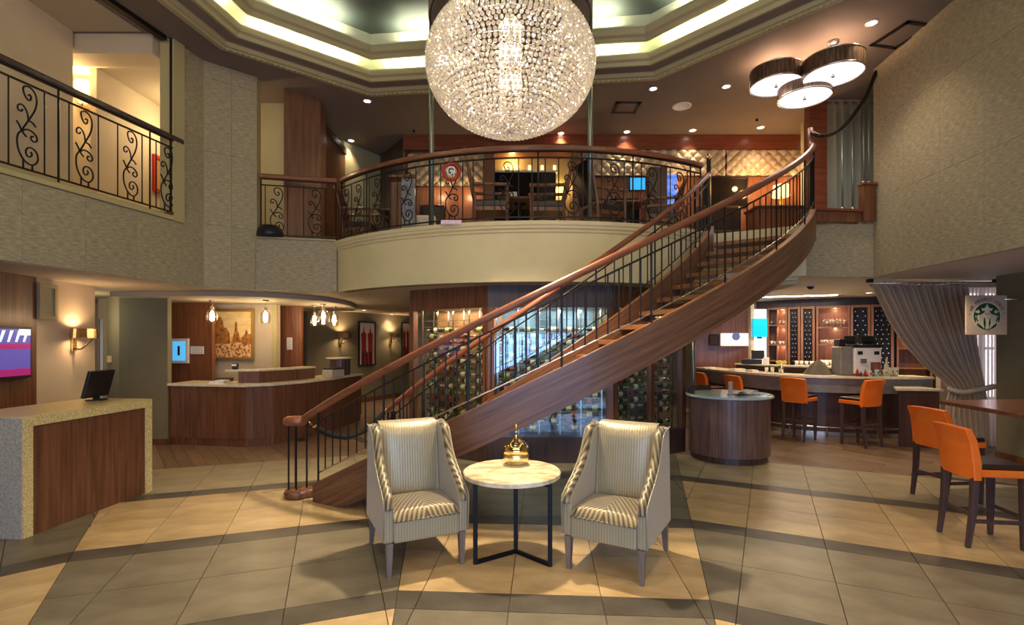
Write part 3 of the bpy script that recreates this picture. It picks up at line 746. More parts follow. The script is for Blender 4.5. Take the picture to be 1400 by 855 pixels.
# ------------------------------------------------------------------ wrought iron railings
def scroll_lines():
    K = [[(170,190),(185,180),(180,165),(160,165),(150,185),(160,215),(185,222),(200,205)][::-1] , ]
    main_top = [(163,240),(160,205),(172,183),(188,190),(184,207),(170,208)]
    s1 = [(172,190),(180,182),(190,192),(184,212),(166,214),(148,196),(138,172),(142,152),(165,141),(195,146),(220,170),(228,210),(215,260),(185,310),(155,355),(128,395),(104,425),(98,465),(108,510),(135,550),(170,570),(208,568),(234,540),(232,505),(210,482),(178,478),(156,498),(160,525),(182,530),(196,512),(186,500)]
    s2 = [(172,335),(168,300),(152,268),(126,254),(104,266),(104,288),(124,292),(134,278)]
    s3 = [(132,398),(160,382),(195,384),(224,402),(230,425),(212,438),(190,430),(192,412),(206,410)]
    s4 = [(175,328),(200,334),(222,352)]
    s5 = [(94,352),(112,372),(128,398)]
    s6 = [(128,396),(142,412),(160,424)]
    return [s1, s2, s3, s4, s5, s6], [[(138, 550), (138, 604)], [(198, 568), (198, 604)]]
def scroll_mesh(H, m, wide=0.00135):
    mb = MB(); curves, legs = scroll_lines(); kz = H/470.0
    for c in curves:
        p = [((x-163)*wide, 0, (604-y)*kz) for x, y in c]
        p = catmull(p, 3) if len(p) > 3 else p
        mb.tube(p, 0.0085, 5)
    for c in legs: mb.tube([((x-163)*wide, 0, (604-y)*kz) for x, y in c], 0.0085, 5)
    return mb.mesh('scroll', m, smooth=True)
def railing(name, label, pf, s0, s1, scrolls, posts, zb, zm, zh_, mesh, hand=0.04, gap=0.165, hm=None, ends=True):
    p0 = pf(s0); r = thing(name, label, 'railing', (p0[0], p0[1], zb-0.06))
    n = max(2, int((s1-s0)/0.12)) if s1-s0 > 3 or True else 2
    P = [pf(s0+(s1-s0)*i/n) for i in range(n+1)]
    part('handrail', MB().sweep([(p[0], p[1], zh_) for p in P], [(-hand, -.02), (-hand*.8, -.035), (hand*.8, -.035), (hand, -.02), (hand, .012), (hand*.6, .032), (-hand*.6, .032), (-hand, .012)]), hm or M_rail, r)
    part('flat_bar', MB().sweep([(p[0], p[1], zh_-0.042) for p in P], [(-.018, -.006), (.018, -.006), (.018, .006), (-.018, .006)]), M_iron, r)
    part('upper_rail', MB().sweep([(p[0], p[1], zm) for p in P], [(-.01, -.008), (.01, -.008), (.01, .008), (-.01, .008)]), M_iron, r)
    part('lower_rail', MB().sweep([(p[0], p[1], zb) for p in P], [(-.01, -.008), (.01, -.008), (.01, .008), (-.01, .008)]), M_iron, r)
    for s in scrolls:
        x, y, a = pf(s); kid('scroll', mesh, r, loc=(x, y, zb), rot=(0, 0, a))
    seq = sorted([s0]+list(scrolls)+[s1])
    bars = []
    for i in range(len(seq)-1):
        a, b = seq[i], seq[i+1]; k = max(1, round((b-a)/gap)-1)
        lo = a+(0.16 if i > 0 else 0.0); hi = b-(0.16 if i < len(seq)-2 else 0.0)
        if i == 0: lo = a+0.0
        kk = max(1, round((hi-lo)/gap))
        if hi-lo < 0.05: bars.append((lo+hi)/2)
        else: bars += [lo+(hi-lo)*j/kk for j in range(kk+1)]
    bars = [s for s in bars if s0+0.02 < s < s1-0.02 and min([abs(s-p) for p in posts]+[9]) > 0.05]
    for s in bars:
        x, y, a = pf(s); kid('baluster', bar_mesh(zm-zb, 0.0075, M_iron), r, loc=(x, y, zb))
    for s in list(posts)+([s0+0.01, s1-0.01] if ends else []):
        x, y, a = pf(s); kid('post', bar_mesh(zh_-0.04-zb+0.07, 0.011, M_iron), r, loc=(x, y, zb-0.07))
    return r
def line_pf(A, B):
    d = Vector((B[0]-A[0], B[1]-A[1])); L = d.length; d /= L; a = math.atan2(d.y, d.x)
    return (lambda s: (A[0]+d.x*s, A[1]+d.y*s, a)), L
# left gallery
A = (wl(3.6)+0.005, 3.6); B = (wl(6.92)+0.005, 6.92)
pf, L = line_pf(A, B)
def s_at(px): q = online(px, A, B); return math.hypot(q[0]-A[0], q[1]-A[1])
sc_l = scroll_mesh(0.84, M_iron)
left_r = railing('gallery_railing', 'wrought iron gallery railing with scrolls and dark wooden handrail in the upper left opening', pf, 0, L,
        [s_at(q) for q in (-66, 37, 115, 178, 228)], [s_at(q) for q in (80, 205)], 3.40, 4.25, 4.385, sc_l, hm=M_wdark)
# short straight railing then the bow
A2 = (L2[0]+0.04, L2[1]+0.06); B2 = (L3[0]-0.02, L3[1]+0.05)
A, B = A2, B2
pf, L = line_pf(A2, B2)
sc_b = scroll_mesh(0.74, M_iron)
railing('balcony_railing', 'short straight iron railing between the stone corner and the bowed balcony', pf, 0, L, [s_at(378), s_at(430)], [], 3.32, 4.08, 4.215, sc_b)
RB = BR-0.05
def pfb(s):
    th = -47.2+math.degrees(s/RB); a = math.radians(th)
    return (BC[0]+RB*math.sin(a), BC[1]-RB*math.cos(a), a)
def sb(th): return math.radians(th+47.2)*RB
railing('bowed_balcony_railing', 'long bowed iron scrollwork railing with mahogany handrail along the curved balcony edge', pfb, 0, sb(32.6),
        [sb(t) for t in (-45, -40.4, -34.4, -26.6, -17, -6.8, 4.6, 12.4, 20.2, 26.6)], [sb(t) for t in (-37.4, -21.5, -1.2, 16.3, 29.6)], 3.32, 4.10, 4.225, sc_b)
# things fixed to the railing
p = at(617, 235, 6.70)
em = thing('round_emblem', 'red ringed round emblem with curled white letter fixed to the balcony railing', 'sign', p)
part('ring', MB().tube([p+Vector((0.105*math.cos(t*PI/10), 0, 0.105*math.sin(t*PI/10))) for t in range(20)], 0.022, 6, closed=True), M_red, em, smooth=True)
cur = [(0.045,0.03),(0.03,0.055),(0.0,0.06),(-0.035,0.045),(-0.05,0.0),(-0.03,-0.045),(0.0,-0.03),(0.02,0.0),(0.0,0.02),(-0.015,0.0)]
part('letter', MB().tube(catmull([p+Vector((x, -0.01, z)) for x, z in cur], 4), 0.011, 6).tube([p+Vector((0.04, -.01, 0.04)), p+Vector((0.045, -.01, 0.0)), p+Vector((0.03, -.01, -0.06))], 0.010, 6).tube([p+Vector((0.02, -.01, -0.01)), p+Vector((0.07, -.01, -0.01))], 0.008, 6), M_white, em, smooth=True)
p = at(617, 304, 6.72)
sg = MB().obox((0, 0, 0), (0.27, 0.012, 0.055)); o = part('small_notice', sg, mat('pink_print', (0.55, 0.30, 0.42), 0.5, col2=(0.75, 0.68, 0.75), scale=(40, 40, 90)), loc=p)
tag(o, 'small pink and white notice strip standing on the balcony edge', 'sign')
p = Vector((xz(370, 7.82), 7.80, FZ+0.03))
o = part('floor_uplight', MB().lathe([(0.19, 0), (0.19, 0.05), (0.17, 0.12), (0.12, 0.17), (0.0, 0.19)], (0, 0, 0), 20), M_black, loc=p, smooth=True)
tag(o, 'black domed lamp housing on the floor at the left end of the balcony railing', 'lamp')
p = Vector((wl(6.78), 6.80, FZ+0.11))
o = part('cable_bundle', MB().tube(catmull([(-.03, -.12, 0), (0, -.05, .03), (.01, .0, .02), (0, .06, .04)], 4), 0.02, 6), M_wred, loc=p, smooth=True)
tag(o, 'small dark red object lying at the end of the upper left gallery railing', 'ornament')
# two tall posts
for px, lab in ((590, 'slim green grey steel post rising from the balcony left of the chandelier'), (807, 'slim green grey steel post rising from the balcony right of the chandelier')):
    Yp = 10.95-4.12*math.cos(math.asin(((px-700)/700*6.86-0.43)/4.12)); X = xz(px, Yp)
    t = thing('steel_post', lab, 'post', (X, Yp, FZ-0.03))
    part('shaft', MB().tube([(X, Yp, FZ-0.03), (X, Yp, 6.4)], 0.034, 14), M_post, t, smooth=True)
    part('collar', MB().lathe([(0.05, 0), (0.05, 0.05), (0.036, 0.06)], (X, Yp, FZ-0.03), 14), M_post, t, smooth=True)
# right curb and railing by the curtain
rr = thing('landing_railing', 'rising steel railing with mahogany handrail and wooden curb at the top right of the stairs', 'railing', (4.5, 7.3, FZ))
part('curb', MB().prism([(4.22, 7.36), (5.09, 7.46), (5.09, 7.60), (4.22, 7.50)], 3.43, 3.57), M_wpan, rr)
part('curb', MB().prism([(5.10, 7.42), (5.30, 7.45), (5.30, 7.54), (5.10, 7.54)], 3.44, 3.96), M_wpan, rr)
part('curb_cap', MB().prism([(4.20, 7.33), (5.09, 7.43), (5.09, 7.62), (4.20, 7.52)], 3.575, 3.61), M_wred, rr)
part('curb_cap', MB().prism([(5.08, 7.40), (5.31, 7.43), (5.31, 7.55), (5.08, 7.55)], 3.965, 4.0), M_wred, rr)
hp = [spt(rou, 58.5, 0)+Vector((0.05, 0.16, zh(58.5)+0.24)), at(1122, 186, 6.85), at(1140, 182, 7.1), at(1158, 168, 7.25), at(1172, 150, 7.35), at(1186, 128, 7.42), at(1198, 98, 7.48)]
part('handrail', MB().tube(catmull(hp, 5), 0.028, 10), M_iron2, rr, smooth=True)
for px, zb_, zt_ in ((1153, 3.6, 4.75), (1167, 3.6, 4.9), (1182, 3.98, 5.1), (1189, 3.98, 5.25)):
    X = xz(px, 7.44)
    part('post', MB().tube([(X, 7.46, zb_), (X, 7.46, zt_)], 0.016, 8), M_post, rr, smooth=True)
    part('post_foot', MB().lathe([(0.03, 0), (0.03, 0.03), (0.018, 0.05)], (X, 7.46, zb_), 10), M_steel, rr, smooth=True)
# sheer curtain behind it
def drape(name, label, X0, X1, Y, z0, z1, n, amp, m, cat='curtain'):
    rows = []
    for j in range(9):
        z = z0+(z1-z0)*j/8; row = []
        for i in range(n*6+1):
            t = i/(n*6); row.append((X0+(X1-X0)*t+0.01*math.sin(i*1.7+j*.2), Y+amp*math.sin(t*n*2*PI)+0.3*amp*math.sin(t*n*3.1+j*.15), z))
        rows.append(row)
    t = thing(name, label, cat, ((X0+X1)/2, Y, z0)); part('cloth', MB().sheet(rows), m, t, smooth=True, fix=False); 
    part('hem', MB().box(X0, X1, Y-0.02, Y+0.02, z1-0.04, z1), M_steel, t)
    return t
M_veil_g = mixmat('grey_sheer', (0.22, 0.21, 0.15), (1, 1, 1), 0.9, kind='veil')
drape('sheer_curtain', 'grey green sheer curtain hanging behind the upper right landing railing', xz(1128, 8.5), xz(1235, 8.5), 8.5, FZ, CZ-0.03, 9, 0.05, M_veil_g)
area('window_behind_sheer', (xz(1165, 8.5), 9.2, 4.1), 0.6, 5, (0.85, 0.9, 1.0), (-PI/2, 0, 0), 1.4)

# ------------------------------------------------------------------ chandelier and its pleated drum
CH = Vector((xz(698, 5.0), 5.0, 4.38)); CA, CB = 0.81, 0.635
ch = thing('chandelier', 'huge spherical crystal chandelier hanging in the centre of the atrium', 'chandelier', CH)
ico = bmesh.new(); bmesh.ops.create_icosphere(ico, subdivisions=1, radius=1); iv = [v.co.copy() for v in ico.verts]; ifc = [tuple(v.index for v in f.verts) for f in ico.faces]; ico.free()
def add_ico(mb, c, r, sz=1.0):
    b = len(mb.v); R = Matrix.Rotation(random.random()*6.3, 3, Vector((random.random()-.5, random.random()-.5, random.random()-.5)).normalized())
    for v in iv:
        q = R @ v; mb.v.append((c[0]+q.x*r, c[1]+q.y*r, c[2]+q.z*r*sz))
    for f in ifc: mb.f.append((b+f[0], b+f[1], b+f[2])); mb.m.append(0)
N_ROW = 46; nearest = []
mb = MB()
for i in range(N_ROW):
    th = -PI/2+PI*(i+0.5)/N_ROW
    r = CA*math.cos(th); z = CB*math.sin(th)
    if z > 0.60*CB+0.12: continue
    m_ = max(5, int(2*PI*r/0.046))
    for k in range(m_):
        a = 2*PI*(k+0.5*(i % 2))/m_+random.uniform(-.006, .006)
        c = (CH.x+r*math.cos(a), CH.y+r*math.sin(a), CH.z+z)
        if -0.5 < math.cos(a+PI/2) and math.sin(a) < -0.6 and -0.45 < z < 0.15 and len(nearest) < 280 and k % 2 == 0: nearest.append(c)
        else: add_ico(mb, c, 0.0205, 1.1)
o = part('crystals', mb, M_crystal, ch, fix=False); o['kind'] = 'stuff'
c1 = MB(); add_ico(c1, (0, 0, 0), 0.0215, 1.1); c1m = c1.mesh('crystal', M_crystal, fix=False)
for c in nearest: kid('crystal', c1m, ch, loc=c, rot=(random.random()*3, random.random()*3, 0))
mb = MB()
for i in range(0, N_ROW, 5):
    th = -PI/2+PI*(i+0.5)/N_ROW; r = CA*math.cos(th)-0.03; z = CB*math.sin(th)
    if z > 0.55: continue
    part('ring', MB().tube([(CH.x+r*math.cos(2*PI*k/48), CH.y+r*math.sin(2*PI*k/48), CH.z+z) for k in range(48)], 0.005, 4, closed=True), M_steel, ch, smooth=True)
for k in range(16):
    a = 2*PI*k/16
    part('rib', MB().tube([(CH.x+(CA-.03)*math.cos(t)*math.cos(a), CH.y+(CA-.03)*math.cos(t)*math.sin(a), CH.z+CB*math.sin(t)) for t in [-PI/2+PI*j/16 for j in range(14)]], 0.004, 4), M_steel, ch, smooth=True)
# inner bead curtain round the lamp stem
mb = MB()
for k in range(22):
    a = 2*PI*k/22
    for j in range(20): add_ico(mb, (CH.x+0.10*math.cos(a), CH.y+0.10*math.sin(a), CH.z+0.40-j*0.045), 0.011)
o = part('inner_crystals', mb, M_crystal, ch, fix=False); o['kind'] = 'stuff'
part('stem', MB().tube([CH+Vector((0, 0, -0.35)), CH+Vector((0, 0, 2.03))], 0.02, 8), M_steel, ch, smooth=True)
for k in range(6):
    a = 2*PI*k/6
    for dz in (-.2, .1, .35):
        part('bulb', MB().lathe([(0.0, -.02), (0.02, 0), (0.025, .03), (0.012, .07), (0, .09)], CH+Vector((0.09*math.cos(a), 0.09*math.sin(a), dz)), 8), M_bulb, ch, smooth=True)
for dz, pw in ((-0.25, 2.6), (0.1, 2.6), (0.4, 2.0)):
    for a in (0, 2.1, 4.2): point('chandelier_lamp', CH+Vector((0.33*math.cos(a), 0.33*math.sin(a), dz)), pw, (1.0, 0.86, 0.70), 0.06)
spot('chandelier_fill_down', CH+Vector((0, 0, -0.72)), 430, (1.0, 0.80, 0.55), 120, 0.8, r=0.10)  # unseen spot added under the globe to strengthen its downward light
dr = thing('pleated_drum', 'tall bronze pleated mesh cylinder hanging above the chandelier', 'shade', CH+Vector((0, 0, 0.4)))
rows = []
nP = 120
for z in (4.80, 5.6, 6.39):
    rows.append([(CH.x+(0.775+0.018*math.cos(k*PI)+0.0)*math.cos(2*PI*k/(nP*2)), CH.y+(0.775+0.018*math.cos(k*PI))*math.sin(2*PI*k/(nP*2)), z) for k in range(nP*2+1)])
part('pleats', MB().sheet(rows), M_pleat, dr, fix=False)
part('hoop', MB().tube([(CH.x+0.775*math.cos(2*PI*k/48), CH.y+0.775*math.sin(2*PI*k/48), 4.80) for k in range(48)], 0.012, 6, closed=True), M_iron2, dr, smooth=True)

# ------------------------------------------------------------------ ceiling fittings
def on_ceiling(px, py, z=CZ):
    Y = (z-CAMH)*FPX/(HOR-py); return Vector((xz(px, Y), Y, z))
dl_ring = MB().lathe([(0.075, 0.0), (0.075, -0.008), (0.055, -0.010), (0.052, 0.0)], (0, 0, 0), 20).mesh('trim_ring', M_white, True)
dl_lamp = MB().lathe([(0.0, -0.006), (0.05, -0.006), (0.05, 0.0), (0, 0)], (0, 0, 0), 16).mesh('lens', M_bulbw)
def downlight(px, py, label, z=CZ, power=25, ang=95, group=None, col=WARM, rscale=1):
    p = on_ceiling(px, py, z)
    t = thing('downlight', label, 'downlight', (p.x, p.y, z-0.001), group=group)
    kid('trim_ring', dl_ring, t, loc=(p.x, p.y, z-0.001), scale=(rscale, rscale, 1)); kid('lens', dl_lamp, t, loc=(p.x, p.y, z-0.001), scale=(rscale, rscale, 1))
    spot('downlight_beam', (p.x, p.y, z-0.03), power, col, ang, 0.7, r=0.05)
for px, py, lab in ((502, 138, 'small round downlight just below the coffer moulding left of the chandelier'), (480, 192, 'small round downlight beside the upper left wood wall'),
        (561, 189, 'small round downlight above the left end of the dining wall'), (767, 182, 'small round downlight just below right of the chandelier'),
        (857, 180, 'small round downlight by the wood band, first right of the right post'), (947, 178, 'small round downlight above the middle of the padded wall'),
        (1040, 174, 'small round downlight above the right part of the padded wall'), (1131, 172, 'small round downlight near the top of the stair newel'),
        (893, 121, 'small round downlight between the vent and the ceiling speaker'), (993, 118, 'small round downlight left of the three drum lamps'),
        (1192, 31, 'round downlight near the upper right wall, closest to the viewer')):
    downlight(px, py, lab, power=30)
p = on_ceiling(932, 145)
o = part('ceiling_speaker', MB().lathe([(0.16, 0), (0.16, -0.012), (0.13, -0.018), (0.125, -0.010), (0.0, -0.010)], (0, 0, 0), 24), M_white, loc=(p.x, p.y, CZ), smooth=True)
tag(o, 'round white speaker grille set in the upper ceiling', 'speaker')
def vent(px, py, w_, d_, label, rz=0):
    p = on_ceiling(px, py); t = thing('ceiling_vent', label, 'vent', (p.x, p.y, CZ), rz)
    fr = MB()
    for a, b, c, d in ((-w_/2, w_/2, -d_/2, -d_/2+.05), (-w_/2, w_/2, d_/2-.05, d_/2), (-w_/2, -w_/2+.05, -d_/2, d_/2), (w_/2-.05, w_/2, -d_/2, d_/2)): fr.box(a, b, c, d, -0.014, 0)
    part('frame', fr, M_iron2, t, local=True)
    part('grille', MB().box(-w_/2+.05, w_/2-.05, -d_/2+.05, d_/2-.05, -0.004, 0), M_ceil, t, local=True)
vent(856, 147, 0.42, 0.42, 'square ceiling vent right of the chandelier')
vent(1232, 48, 0.42, 0.55, 'ceiling vent with dark frame beside the upper right wall', 0.2)
for px, py, lab in ((640, 165, 'tiny ceiling sprinkler behind the chandelier'), (1035, 163, 'tiny dark ceiling sprinkler above the padded wall'), (566, 178, 'tiny dark ceiling sprinkler above the left downlight')):
    p = on_ceiling(px, py); o = part('sprinkler', MB().lathe([(0.02, 0), (0.02, -0.03), (0.03, -0.035), (0.0, -0.04)], (0, 0, 0), 10), M_iron2, loc=(p.x, p.y, CZ), smooth=True); tag(o, lab, 'sprinkler')
# three drum lamps
def drum(px, py, rpx, z, label, stem):
    Y = (z-CAMH)*FPX/(HOR-py); X = xz(px, Y); R = rpx/FPX*Y
    t = thing('drum_ceiling_lamp', label, 'ceiling lamp', (X, Y, z))
    nb = 72; rows = [[(X+(R+0.004*(k % 2))*math.cos(2*PI*k/nb), Y+(R+0.004*(k % 2))*math.sin(2*PI*k/nb), zz_) for k in range(nb+1)] for zz_ in (z, z+0.21)]
    part('shade', MB().sheet(rows), mat('bronze_beaded_shade', (0.06, 0.035, 0.022), 0.4, 0.6, col2=(0.22, 0.14, 0.09), scale=(60, 60, 5)), t, fix=False)
    part('diffuser', MB().lathe([(0, 0.02), (R*0.6, 0.012), (R-0.012, 0.005), (R-0.012, 0.03), (0, 0.04)], (X, Y, z), 40), M_lampglass, t, smooth=False)
    part('rim', MB().tube([(X+R*math.cos(2*PI*k/40), Y+R*math.sin(2*PI*k/40), z) for k in range(40)], 0.012, 6, closed=True), M_steel, t, smooth=True)
    part('rim', MB().tube([(X+R*math.cos(2*PI*k/40), Y+R*math.sin(2*PI*k/40), z+.21) for k in range(40)], 0.010, 6, closed=True), M_steel, t, smooth=True)
    part('finial', MB().lathe([(0, -0.035), (0.02, -0.025), (0.025, -0.01), (0.01, 0.0), (0.01, 0.02), (0, 0.02)], (X, Y, z), 12), M_steel, t, smooth=True)
    part('stem', MB().tube([(X, Y, z+0.03), (X, Y, CZ)], 0.012, 8), M_steel, t)
    part('canopy', MB().lathe([(0.07, CZ-0.001-z), (0.07, CZ-0.03-z), (0.03, CZ-0.045-z)], (X, Y, z), 16), M_steel, t, smooth=True)
    spot('drum_down', (X, Y, z-0.05), 14, (1, 0.85, 0.75), 150, 0.8, r=0.2)
    point('drum_up', (X, Y, z+0.14), 9, (1.0, 0.6, 0.35), 0.1)
drum(1139, 103, 37, 5.25, 'round bronze drum ceiling lamp, largest and rightmost of the three', True)
drum(1061, 117, 33, 5.34, 'round bronze drum ceiling lamp, leftmost of the three', True)
drum(1100, 134, 33, 5.20, 'round bronze drum ceiling lamp, lowest of the three, in the middle', True)

# ------------------------------------------------------------------ upstairs: hall at the left
p = at(113, 122, 7.38)
t = thing('wall_sconce', 'frosted glass wall lamp glowing yellow in the upper left hallway', 'wall lamp', p)
part('lamp_shade', MB().lathe([(0.05, -0.20), (0.09, -0.12), (0.10, 0.08), (0.08, 0.12)], p, 16), M_candle, t, smooth=True)
part('bracket', MB().tube([p+Vector((0, 0.11, -0.24)), p+Vector((0, 0, -0.24)), p+Vector((0, 0, -0.18))], 0.015, 8), M_brass, t)
point('hall_sconce_light', p+Vector((0.05, -0.18, 0.05)), 26, (1.0, 0.70, 0.30), 0.08)
point('hall_glow', (-5.2, 8.2, 5.1), 22, (1.0, 0.72, 0.38), 0.15)
point('hall_near_glow', (-5.15, 4.6, 5.2), 3.5, (1.0, 0.70, 0.42), 0.3)
def frame_pic(name, label, cx, cz, Y, w_, h_, fm, pm, fw=0.04, rz=0, cat='picture', X=None):
    t = thing(name, label, cat, (cx, Y, cz), rz); fr = MB()
    for a, b, c, d in ((-w_/2, w_/2, h_/2-fw, h_/2), (-w_/2, w_/2, -h_/2, -h_/2+fw), (-w_/2, -w_/2+fw, -h_/2+fw, h_/2-fw), (w_/2-fw, w_/2, -h_/2+fw, h_/2-fw)): fr.box(a, b, -0.04, 0, c, d)
    part('frame', fr, fm, t, local=True)
    part('canvas', MB().box(-w_/2+fw, w_/2-fw, -0.02, 0, -h_/2+fw, h_/2-fw), pm, t, local=True)
    return t
q = online(217, (-5.84, 7.2), (-5.72, 9.2))
frame_pic('framed_picture', 'small red framed picture on the upper left hallway wall behind the railing', q[0]+.004, zz(240, q[1]), q[1], 0.30, 0.60, M_red, M_goldm, 0.06, rz=PI/2-.06)

# ------------------------------------------------------------------ upstairs: dining room
# padded wall: button-tufted panels
def padded(name, label, x0, x1, z0, z1, Y):
    t = thing(name, label, 'wall panel', ((x0+x1)/2, Y, z0)); n = int((x1-x0)/0.014); m_ = int((z1-z0)/0.014)
    rows = []
    for j in range(m_+1):
        z = z0+(z1-z0)*j/m_; row = []
        for i in range(n+1):
            x = x0+(x1-x0)*i/n
            a = (x+z)/0.15*PI/1.3; b = (x-z)/0.15*PI/1.3
            d = (abs(math.sin(a))*abs(math.sin(b)))**0.45
            row.append((x, Y-0.005-0.055*d, z))
        rows.append(row)
    part('tufted_cover', MB().sheet(rows), M_pad, t, smooth=True, fix=False)
    part('backing', MB().box(x0-0.005, x1+0.005, Y, Y+0.03, z0-0.005, z1+0.005), M_wdark, t)
padded('padded_wall_panel', 'cream button tufted wall panel left of the right tall joint in the dining room', xz(797, 9.8), xz(995, 9.8), 4.90, 5.39, 9.95)
padded('padded_wall_panel', 'cream button tufted wall panel nearest the stair top in the dining room', xz(997, 9.8), xz(1106, 9.8), 4.90, 5.39, 9.95)
padded('padded_wall_panel', 'cream button tufted wall panel left of the lit dining niche', xz(556, 9.8), xz(662, 9.8), 4.70, 5.32, 9.95)
# lit niche with dark glass
t = thing('fireplace_niche', 'tall lit niche with a black glass screen between two wooden pillars in the dining room', 'fireplace', (xz(725, 9.6), 9.6, FZ))
part('pillar', MB().box(xz(662, 9.5), xz(676, 9.5), 9.45, 10.0, FZ, 5.36), M_wpan_l, t)
part('pillar', MB().box(xz(782, 9.5), xz(794, 9.5), 9.45, 10.0, FZ, 5.36), M_wpan_l, t)
part('lintel', MB().box(xz(676, 9.5), xz(782, 9.5), 9.5, 10.0, 5.20, 5.36), M_wred, t)
part('back', MB().box(xz(676, 9.8), xz(782, 9.8), 9.86, 9.89, FZ, 5.2), mat('ochre_niche_paint', (0.50, 0.36, 0.14), 0.6), t)
part('glass_screen', MB().box(xz(676, 9.6), xz(760, 9.6), 9.62, 9.68, FZ+.3, 4.86), M_mirror, t)
part('screen_cap', MB().box(xz(676, 9.6), xz(762, 9.6), 9.60, 9.72, 4.865, 4.90), M_stonetop, t)
for i in range(5):
    x = xz(690+17*i, 9.7)
    o = part('candle', MB().lathe([(0.03, 0), (0.03, 0.10), (0.0, 0.11)], (0, 0, 0), 8), M_candle, loc=(x, 9.66, 4.905), smooth=True); tag(o, 'small glowing candle on the dining niche ledge, %s from the left' % ORD[i], 'candle', 'candles on the niche ledge')
point('niche_light', (xz(700, 9.7), 9.78, 5.08), 3.5, (1, 0.75, 0.3), 0.05); point('niche_light', (xz(765, 9.7), 9.78, 4.6), 4.0, (1, 0.75, 0.3), 0.05)
def din_chair(label, x, y, rz, back=1.22, fab=M_leather, wd=M_wpan_l):
    t = thing('dining_armchair', label, 'chair', (x, y, FZ-0.03), rz)
    part('seat', MB().box(-.25, .25, -.24, .24, .42, .52), fab, t, local=True, bevel=.02)
    part('seat_frame', MB().box(-.26, .26, -.25, .25, .36, .418), wd, t, local=True)
    part('backrest', MB().slab([(-.22, -.235, .55), (.22, -.235, .55), (.22, -.36, back), (-.22, -.36, back)], (0, 1, 0), .045), fab, t, local=True, bevel=.01)
    for s in (-1, 1):
        part('back_post', MB().tube([(s*.245, -.24, 0.0), (s*.245, -.235, .5), (s*.245, -.31, .9), (s*.245, -.39, back+.02)], .024, 6), wd, t, local=True)
        part('front_leg', MB().tube([(s*.245, .23, 0), (s*.245, .23, .72)], .024, 6), wd, t, local=True)
        part('armrest', MB().tube([(s*.245, .27, .735), (s*.245, -.27, .74)], .026, 6), wd, t, local=True)
        part('side_rail', MB().tube([(s*.245, .23, .20), (s*.245, -.24, .20)], .014, 6), wd, t, local=True)
    return t
din_chair('high backed wooden dining armchair on the left of the table above the balcony edge', -0.30, 7.62, -PI/2, 1.25)
din_chair('high backed wooden dining armchair on the right of the table above the balcony edge', 0.52, 7.66, PI/2, 1.25)
def din_table(label, x, y, rz=0, w_=0.7, z=0.74):
    t = thing('dining_table', label, 'table', (x, y, FZ-0.03), rz)
    part('tabletop', MB().box(-w_/2, w_/2, -w_/2, w_/2, z-.035, z), M_wpan, t, local=True, bevel=.008)
    part('pedestal', MB().lathe([(.24, 0), (.22, .03), (.04, .06), (.035, z-.06), (.12, z-.036)], (0, 0, 0), 16), M_iron2, t, local=True, smooth=True)
    return t
din_table('small square dining table between the two high backed armchairs', 0.12, 8.35)
o = part('menu_holder', MB().box(-.06, .06, -.02, .02, 0, .12), M_paper, loc=(0.02, 8.2, FZ-.03+.74)); tag(o, 'small beige menu block on the middle dining table', 'menu')
# left dining group
din_table('dark dining table in the left part of the dining room', xz(535, 9.0), 8.92, 0.0, .4)
din_chair('black backed dining armchair behind the left dining table', xz(528, 9.2)+.16, 9.50, PI, 1.05, M_black, M_wdark)
din_chair('wooden dining armchair left of the left dining table', -2.66, 8.98, -PI/2, 1.1, M_leather, M_wpan)
t = thing('booth_divider', 'wood and grey glass screen dividing the left dining booths', 'screen', (xz(548, 8.6), 8.6, FZ))
part('wood_leaf', MB().box(xz(534, 8.6), xz(549, 8.6), 8.55, 8.62, FZ, 4.35), M_wpan, t)
part('grey_leaf', MB().box(xz(549.5, 8.6), xz(568, 8.6), 8.57, 8.60, FZ, 4.42), mat('grey_mottled_glass', (0.14, 0.14, 0.17), 0.3, col2=(0.32, 0.31, 0.35), scale=(30, 30, 12)), t)
part('top_rail', MB().box(xz(533, 8.6), xz(569, 8.6), 8.54, 8.63, 4.43, 4.47), M_wred, t)
def sofa(label, x0, x1, Y, h, m, rz=0):
    w_ = x1-x0; t = thing('banquette_sofa', label, 'sofa', ((x0+x1)/2, Y, FZ-.03), rz)
    part('seat', MB().box(-w_/2, w_/2, -.3, .3, .15, .45), m, t, local=True, bevel=.03)
    part('backrest', MB().box(-w_/2, w_/2, .2, .38, .455, h), m, t, local=True, bevel=.05)
    part('plinth', MB().box(-w_/2+.03, w_/2-.03, -.26, .3, 0, .148), M_wdark, t, local=True)
sofa('black banquette sofa behind the left booth screen', xz(570, 9.2), xz(606, 9.2), 9.25, 1.0, M_leather)
o = part('cushion', MB().box(-.19, .19, -.07, .07, 0, .22), M_paper, loc=(xz(580, 8.9), 8.98, FZ+.423), bevel=.04); tag(o, 'pale lit cushion on the left black banquette', 'cushion')
